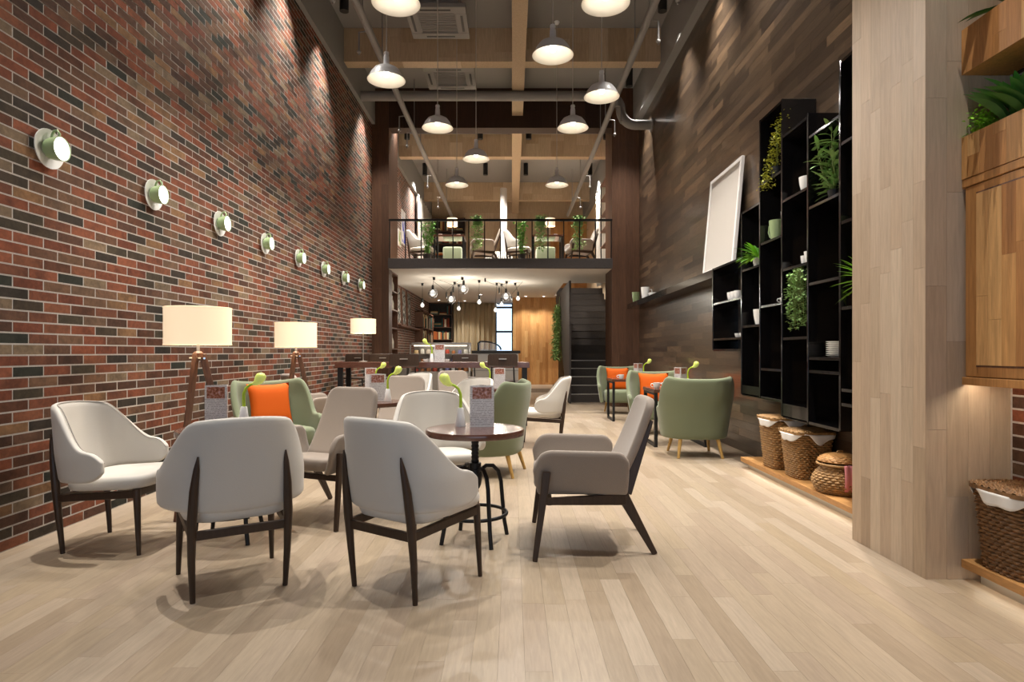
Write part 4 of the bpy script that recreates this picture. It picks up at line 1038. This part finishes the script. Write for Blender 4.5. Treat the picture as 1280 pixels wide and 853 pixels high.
t = thing('hanging_vine', 'green hanging vine trailing from the middle shelving bay', 'plant', (2.50,5.36,1.96))
mk('pot', MB().lathe([(.0,-.10),(.04,-.10),(.055,-.02),(.05,-.02)], 16, (.08,0,0)), M['blackp'], t, smooth=40)
for k in range(30):
    a = rnd.uniform(0,2*PI); r = .10; L = rnd.uniform(.25,.52); c = math.cos(a)*.7*rnd.random(); s = math.sin(a)*rnd.random()
    path = [(.06,0,-.02),(.03+r*c*.6,r*s*.7*1.3,.0),(.02+r*c,r*s*1.4,-.12),(.02+r*c*1.1,r*s*1.6,-L)]
    mk('vine', MB().tube(path, .0025, 4), M['stem'], t)
pts = []
for k in range(800):
    a = rnd.uniform(0,2*PI); q = rnd.random(); rr = .13*math.sqrt(rnd.random()) ; z = -.02-.53*q
    pts.append((.02+rr*math.cos(a)*.55, rr*math.sin(a)*1.25, z*(1-.35*(rr/.13)**2*rnd.random())))
o = mk('foliage', leaf_cloud(M['leaf'], pts, .032, wid=.8), M['leafsoft'], t); o.data.materials.clear(); o.data.materials.append(M['leafsoft']); o['kind'] = 'stuff'
# ------------------------------------------------------------------ counter
ct = thing('service_counter', 'pale service counter with black top beside the display case', 'counter', (0,0,0))
mk('body', MB().box(-.98,.16,15.05,15.7,0,1.18), M['steel'], ct, bevel=.004)
for z in (.25,.5,.75): mk('slat', MB().box(-.98,.16,15.035,15.05,z,z+.012), M['grey'], ct)
mk('worktop', MB().box(-1.0,.21,15.0,15.75,1.18,1.25), M['blackp'], ct, bevel=.004)
t = thing('glass_guard', 'black framed curved glass guard on the counter top', 'guard', (0,15.2,1.25))
arc = [(-.85,.0)]+[(-.85,.19),(-.80,.23)]+[(-.72+.44*math.sin(a)*1.0, .02+.21*math.cos(a)) for a in [k*PI/2/8 for k in range(9)]]
mk('arch_frame', MB().tube([(x,0,z) for x, z in arc], .018, 8), M['blackp'], t, smooth=60)
mk('arch_frame', MB().tube([(x,.35,z) for x, z in arc], .018, 8), M['blackp'], t, smooth=60)
mk('pane', MB().prism(arc, lambda u, v, w_: (u, w_, max(v,.002)), .0, .004), M['glass'], t)
mk('tray', MB().box(-.78,-.40,.08,.30,.0,.03), M['steel'], t)
dc = thing('display_case', 'glass pastry display case with steel frame on the counter line', 'display case', (0,0,0))
a, b, y0, y1 = -2.53, -1.02, 14.9, 15.6
mk('base', MB().box(a,b,y0,y1,0,.72), M['steel'], dc, bevel=.004)
mk('top_panel', MB().box(a+.05,b-.02,y0+.12,y1,1.38,1.45), M['steel'], dc, bevel=.004)
mk('back_panel', MB().box(a+.03,b-.03,y1-.03,y1,.72,1.38), M['steel'], dc)
for z in (.72,.95,1.16): mk('shelf', MB().box(a+.03,b-.03,y0+.08,y1-.03,z,z+.015), M['steel'], dc)
for x in (a+.02,b-.02): mk('end_post', MB().bar((x,y0+.02,.72),(x,y0+.14,1.40), .03,.03), M['steel'], dc)
mk('front_glass', MB().add([(a+.03,y0+.02,.73),(b-.03,y0+.02,.73),(b-.03,y0+.13,1.39),(a+.03,y0+.13,1.39)], [(0,1,2,3)]), M['glass'], dc)
mk('light_tube', MB().box(a+.1,b-.1,y0+.16,y0+.19,1.362,1.378), M['ledsoft'], dc)
FD = [simple('cake_%d' % i, c, .6) for i, c in enumerate(('d8b98a','e9dfd2','b9794b','8f8fc4','c7523f','f0eee8'))]
i = 0
for z in (.735,.965,1.175):
    for k in range(9):
        x = a+.14+k*.155; h = rnd.uniform(.06,.12); r = rnd.uniform(.045,.065); q = rnd.randrange(6)
        o = mk('cake', MB().lathe([(0,0),(r,0),(r*1.02,h*.2),(r*.97,h*.75),(r*.7,h),(0,h*1.04)], 12), FD[q], smooth=40)
        o.location = (x, y0+.28, z); tag(o, 'small %s cake on the %s shelf of the pastry display case' % (('golden','cream','brown','lilac','red','white')[q], 'bottom' if z < .8 else 'middle' if z < 1.1 else 'top'), 'cake', 'cakes in the display case')
# back counter by the brown post
t = thing('back_counter', 'low grey counter end between brown post and display case', 'counter', (0,0,0))
mk('body', MB().box(-3.05,-2.58,14.9,15.6,0,1.05), M['steel'], t); mk('worktop', MB().box(-3.07,-2.56,14.88,15.62,1.05,1.09), M['blackp'], t, bevel=.003)

# ------------------------------------------------------------------ books
BC = [simple('book_%d' % i, c, .75, spec=.2) for i, c in enumerate(('2a4d4a','b89a68','93412d','d6c59a','37433c','d0743f','55533f','e2dac2','743f2e','3d605a'))]
BN = ['dark teal','tan','dark red','cream','near black','orange','olive','off white','maroon','green']
_bm = {}
def book(name_label, loc, rz, w_, h, d, group, lay=False, lean=0):
    mb = MB().box(-w_/2,w_/2,-d/2,d/2,0,h)
    q = rnd.randrange(len(BC)); o = mk('book', mb, BC[q]); o.location = loc; o.rotation_euler = (0,lean,rz)
    return tag(o, name_label % BN[q], 'book', group)
ORD = ['top','second','third','fourth','fifth','sixth']
def bookcase(label, x0, x1, y, z0, z1, nsh, depth, seed, where, rz=0):
    """front at y looking to -Y in local axes"""
    t = thing('bookcase', label, 'bookcase', (0,0,0))
    mk('side', MB().box(x0,x0+.03,y,y+depth,z0,z1), M['leg'], t); mk('side', MB().box(x1-.03,x1,y,y+depth,z0,z1), M['leg'], t)
    mk('back', MB().box(x0,x1,y+depth-.02,y+depth,z0,z1), M['darkback'], t)
    dz = (z1-z0)/nsh
    for k in range(nsh+1): mk('shelf', MB().box(x0+.03,x1-.03,y,y+depth-.02,z0+k*dz-(.02 if k == nsh else 0),z0+k*dz+(.02 if k < nsh else 0)), M['tripod'], t)
    for k in range(nsh):
        x = x0+.05; zz = z0+k*dz+.02; kk = 0
        while x < x1-.12:
            if rnd.random() < .22:
                L = min(.26, x1-.05-x)
                if L > .15:
                    for j in range(rnd.randint(2,4)):
                        q = rnd.randrange(len(BC)); o = mk('book', MB().box(-L/2,L/2,-.09,.09,0,.042), BC[q]); o.location = (x+L/2,y+.12,zz+j*.0425)
                        tag(o, '%s book lying flat on %s shelf ' % (BN[q], ORD[nsh-1-k])+where, 'book', 'books lying flat '+where)
                    x += L+.02; continue
            w_ = rnd.uniform(.035,.075); h = rnd.uniform(.62,.86)*(dz-.06)
            if rnd.random() < .96: book('upright %s book on '+ORD[nsh-1-k]+' shelf '+where, (x+w_/2,y+.12,zz), 0, w_, h, .17, 'books standing '+where)
            x += w_+.004
    return t
bookcase('dark bookcase full of books under the mezzanine beside the curtain', -3.08, -2.22, 22.62, 1.2, 3.05, 4, .30, 3, 'in the bookcase beside the curtain')
bookcase('dark bookcase full of books upstairs on the back wall', -3.0, -1.75, 22.60, 3.27, 6.2, 6, .32, 5, 'in the upstairs bookcase')
# side wall bookcase, chalkboards and bottle shelf on the left wall under the mezzanine
t = thing('wall_bookcase', 'brown wall bookcase on the brick side wall beside the chalkboards', 'bookcase', (0,0,0))
for z in (1.45,1.98,2.5): mk('shelf', MB().box(-3.098,-2.84,19.4,22.0,z,z+.03), M['tripod'], t)
for y in (19.4,20.7,21.98): mk('side', MB().box(-3.098,-2.84,y,y+.03,1.45,2.53 if y > 20 else 2.53), M['tripod'], t)
for z in (1.48,2.01):
    y = 19.5
    while y < 21.9:
        w_ = rnd.uniform(.05,.09)
        if abs(y-20.7) > .12 and rnd.random() < .85:
            q = rnd.randrange(len(BC)); o = mk('book', MB().box(-.09,.09,-w_/2,w_/2,0,rnd.uniform(.3,.45)), BC[q]); o.location = (-2.95,y,z)
            tag(o, '%s book on %s board of the wall bookcase by the chalkboards' % (BN[q], 'lower' if z < 2 else 'upper'), 'book', 'books on the wall bookcase')
        y += w_+.01
def chalk():
    m, t_, b = nt('chalkboard'); L = t_.links.new
    tc = N(t_, 'ShaderNodeTexCoord'); mp = N(t_, 'ShaderNodeMapping'); mp.inputs['Scale'].default_value = (1,16,9)
    L(tc.outputs['Object'], mp.inputs[0]); no = N(t_, 'ShaderNodeTexNoise', Scale=1.0, Detail=3.0); L(mp.outputs[0], no.inputs['Vector'])
    r = ramp(t_, [(.50, C('23211f')), (.56, C('b9b7b2'))]); L(no.outputs['Fac'], r.inputs[0]); L(r.outputs[0], b.inputs['Base Color']); b.inputs['Roughness'].default_value = .9
    return m
M['chalk'] = chalk()
for i, y in enumerate((16.35,17.15,18.0)):
    t = thing('chalkboard', 'chalkboard menu covered in white chalk writing, '+('next to the bottle shelf','the middle one','next to the wall bookcase')[i], 'chalkboard', (-3.04,y,1.96), 0, 'chalkboards on the brick side wall')
    t.rotation_euler = (0,math.radians(-2),0)
    mk('frame', MB().box(-.02,.02,-.31,-.27,0,1.02).box(-.02,.02,.27,.31,0,1.02).box(-.02,.02,-.27,.27,0,.04).box(-.02,.02,-.27,.27,.98,1.02), M['tripod'], t)
    mk('board', MB().box(-.01,.008,-.27,.27,.04,.98), M['chalk'], t)
t = mk('chalk_ledge', MB().box(-3.098,-2.9,15.9,19.3,1.90,1.94), M['tripod']); tag(t, 'brown ledge under the chalkboards', 'shelf')
t = thing('bottle_shelf', 'tall brown open shelf with bottles beside the brown post', 'shelf', (0,0,0))
mk('side', MB().box(-3.098,-2.73,14.52,14.55,0,3.055), M['tripod'], t)
mk('side', MB().box(-3.098,-2.73,13.81,13.84,0,3.055), M['tripod'], t)
mk('back', MB().box(-3.098,-3.08,13.84,14.52,0,3.055), M['tripod'], t)
for z in (.4,.85,1.27,1.75,2.17,2.60,3.02): mk('shelf', MB().box(-3.08,-2.73,13.84,14.52,z,z+.03), M['tripod'], t)
M['bottleg'] = simple('bottle_glass', 'd8d3c6', .12, spec=.6)
for z, zl in ((1.30,'bottom'),(2.20,'middle'),(2.63,'top')):
    for k in range(3):
        o = thing('bottle', 'pale glass bottle on the %s board of the bottle shelf' % zl, 'bottle', (-2.84,13.97+k*.2,z), 0, 'bottles on the bottle shelf, %s board' % zl)
        mk('body', MB().lathe([(0,0),(.045,0),(.048,.02),(.048,.17),(.03,.23),(.017,.26),(.017,.31)], 14), M['bottleg'], o, smooth=40)
        mk('cap', MB().lathe([(0,.345),(.02,.34),(.02,.30)], 12), M['steel'], o, smooth=40)
# curtain beside the window
def curtain(name, label, x0, x1, y, z0, z1, n, mat, axis='x', amp=.06):
    def f(u, v):
        q = x0+(x1-x0)*u; wv = amp*(math.sin(u*n*2*PI)+.35*math.sin(u*n*4.7*PI+1))*(.75+.25*v)
        return (q, y+wv, z0+(z1-z0)*v) if axis == 'x' else (y+wv, q, z0+(z1-z0)*v)
    o = mk(name, MB().grid(f, n*14, 4), mat, smooth=80, solid=.006); return tag(o, label, 'curtain')
curtain('curtain', 'beige pleated curtain beside the tall window', -2.18, -.62, 22.8, .12, 3.04, 8, M['curtain'])
curtain('curtain', 'pale grey curtain upstairs on the brick side wall', 19.2, 22.4, -2.99, 3.28, 6.2, 9, M['curtaing'], 'y')
curtain('curtain', 'cream curtain upstairs beside the ladder shelf', 16.9, 19.2, 2.72, 3.28, 6.2, 6, M['curtaing'], 'y')
# plant on the stair screen
t = thing('climbing_plant', 'green plant trailing down the dark stair screen', 'plant', (1.33,17.0,2.75))
mk('stem', MB().tube([(0,0,0),(-.03,-.2,-.5),(-.05,-.3,-1.1),(-.04,-.35,-1.5)], .008, 6), M['stem'], t)
pts = []
for k in range(1100):
    s = rnd.random(); pts.append((-.05-.12*s*rnd.random()-.02+rnd.gauss(0,.03), -.9*s*rnd.random()+rnd.gauss(0,.15), -.25-1.45*s))
pts = [p for p in pts if p[0] < -.005]
o = mk('foliage', leaf_cloud(M['leafsoft'], pts, .13, wid=.35), M['leafsoft'], t); o['kind'] = 'stuff'

# ------------------------------------------------------------------ upstairs
U = 3.262
put(cc, (-2.17,14.75,U), face(1,-.1), 'cream chair upstairs at the table by the bookcase', G1)
put(cc, (.18,14.75,U), face(1,-.15), 'cream chair upstairs in the middle of the railing', G1)
put(tc_, (-.72,14.8,U), face(-1,-.1), 'pale armchair upstairs with its side to the railing, by the bookcase table', G2)
put(tc_, (1.62,14.75,U), face(-1,-.1), 'pale armchair upstairs near the honey oak panel', G2)
for i, (x, lb) in enumerate(((-1.5,'by the bookcase'),(.85,'by the honey oak panel'))):
    t = thing('sage_stool', 'sage upholstered cube stool behind upstairs table '+lb, 'stool', (x,15.5,U), 0, 'sage cube stools upstairs')
    s = MB(); pad(s, rrect(.24,.24,.05,5), .06, .60, .04); mk('seat', s, M['green'], t, smooth=60)
    for sx in (-1,1):
        for sy in (-1,1): mk('foot', MB().box(sx*.19-.02,sx*.19+.02,sy*.19-.02,sy*.19+.02,0,.06), M['oakleg'], t)
PGl = 'leafy plants in boxes on the railing'
for i, (x, lb) in enumerate(((597,'before the taupe armchair'),(676,'before the honey oak table'),(723,'closest to the brown post'))):
    X = X_(x,13.5)
    t = thing('railing_plant', 'bushy trailing plant hung on the mezzanine railing, '+lb, 'plant', (X,13.47,4.13), 0, PGl)
    mk('trough', MB().box(-.10,.10,.03,.12,-.10,.02), M['leafsoft'], t)
    pts = [(rnd.gauss(0,.06), .05+rnd.gauss(0,.03), .10-.72*rnd.random()**1.5+rnd.gauss(0,.02)) for _ in range(520)]
    o = mk('foliage', leaf_cloud(M['leafsoft'], pts, .065, wid=.6), M['leafsoft'], t); o['kind'] = 'stuff'
for i, (x, lb) in enumerate(((535,'by the bookcase table'),(652,'by the middle cream chair'))):
    X = X_(x,13.9)
    t = thing('tall_plant', 'tall slender potted plant behind the railing '+lb, 'plant', (X,13.75,U), 0, 'tall plants upstairs')
    pot(t, .10, .16, M['blackp'])
    pts = []
    for k in range(7):
        bx, by = rnd.uniform(-.16,.16), rnd.uniform(-.1,.1)
        mk('stem', MB().tube([(0,0,.1),(bx*.5,by*.5,.5),(bx,by,rnd.uniform(.7,.95))], .006, 5), M['stem'], t)
        pts += [(bx*s+rnd.gauss(0,.025), by*s+rnd.gauss(0,.025), .2+.72*s) for s in [rnd.random() for _ in range(45)]]
    o = mk('foliage', leaf_cloud(M['leaf'], pts, .085, wid=.5), M['leaf'], t); o['kind'] = 'stuff'
t = mk('round_post', MB().lathe([(.11,3.27),(.11,6.46)], 16), M['framew'], smooth=40); t.location = (X_(629.5,19.5),19.5,0); tag(t, 'slim white round post upstairs beside the long beam', 'post')
# posters on the upstairs brick
PC = [('c8d3e0','7f93b5'),('d8c08a','8a6a40'),('e9e9ec','2b3fae'),('e8e2da','c04a35'),('ece6df','b33a2c'),('d9cfae','6f8a5a')]
for i, (y, z, w_, h) in enumerate(((15.1,5.05,.5,.6),(15.9,5.0,.6,.55),(17.3,4.75,.55,.95),(15.1,4.3,.5,.5),(15.8,4.0,.55,.75),(16.7,4.35,.4,.45))):
    m, t_, b_ = nt('poster_%d' % i); L = t_.links.new
    tc = N(t_, 'ShaderNodeTexCoord'); no = N(t_, 'ShaderNodeTexNoise', Scale=4.0, Detail=1.0); L(tc.outputs['Object'], no.inputs['Vector'])
    r = ramp(t_, [(.46, C(PC[i][0])), (.54, C(PC[i][1]))]); L(no.outputs['Fac'], r.inputs[0]); L(r.outputs[0], b_.inputs['Base Color'])
    t = thing('poster', ('pale blue','ochre','white and blue','white and red','red edged','olive and cream')[i]+' poster on the upstairs brick wall', 'poster', (XL,y,z), 0, 'posters upstairs')
    mk('frame', MB().box(.001,.02,-w_/2,w_/2,-h/2,h/2), M['framew'], t); mk('print', MB().box(.02,.022,-w_/2+.04,w_/2-.04,-h/2+.04,h/2-.04), m, t)
# ladder shelf upstairs
t = thing('ladder_shelf', 'thin black ladder shelf upstairs next to the brown post', 'shelf', (0,0,0))
for y in (15.2,16.2): mk('rail', MB().box(2.36,2.385,y,y+.025,U,U+2.4), M['blackm'], t); mk('rail', MB().box(2.70,2.725,y,y+.025,U,U+2.4), M['blackm'], t)
for k in range(6): mk('shelf_board', MB().box(2.36,2.725,15.2,16.22,U+.3+k*.41,U+.325+k*.41), M['tripod'], t)
# zebra throw pouf
def zeb():
    m, t_, b = nt('zebra_print'); L = t_.links.new; tc = N(t_, 'ShaderNodeTexCoord')
    wv = N(t_, 'ShaderNodeTexWave', Scale=6.0, Distortion=6.0, Detail=2.0); L(tc.outputs['Object'], wv.inputs['Vector'])
    r = ramp(t_, [(.45, C('4b463f')), (.55, C('d9d3c4'))]); L(wv.outputs['Fac'], r.inputs[0]); L(r.outputs[0], b.inputs['Base Color']); b.inputs['Roughness'].default_value = .9; return m
M['zebra'] = zeb()
t = mk('pouf', MB().lathe([(0,0),(.30,.0),(.36,.06),(.38,.25),(.36,.46),(.26,.54),(0,.56)], 24), M['zebra'], smooth=60); t.location = (-.35,15.9,U); tag(t, 'round patterned pouf upstairs behind the pale armchair', 'pouf')

# recessed lights in the mezzanine ceiling: panel pair follows its scallops, others added to brighten
for i, (x, y, lb) in enumerate(((.45,20.1,'before the honey oak panel'),(1.05,20.1,'beside the stair screen'),(-1.7,21.9,'added to light the curtain'),(-2.6,21.6,'added to light the bookcase'),(-1.0,19.5,'added to brighten the raised floor step'))):
    t = thing('recessed_light', 'small round recessed light in the mezzanine ceiling '+lb, 'downlight', (x,y,ZM), 0, 'recessed mezzanine lights')
    mk('trim_ring', MB().lathe_open([(.045,0),(.06,0),(.06,-.008),(.045,-.008),(.045,0)], 18), M['framew'], t); mk('lens', MB().lathe([(0,-.003),(.045,-.003)], 18), M['lens'], t)
    light('recessed_spot', 'SPOT', (0,0,-.012), 110, t, cone=110, blend=.6, size=.03)
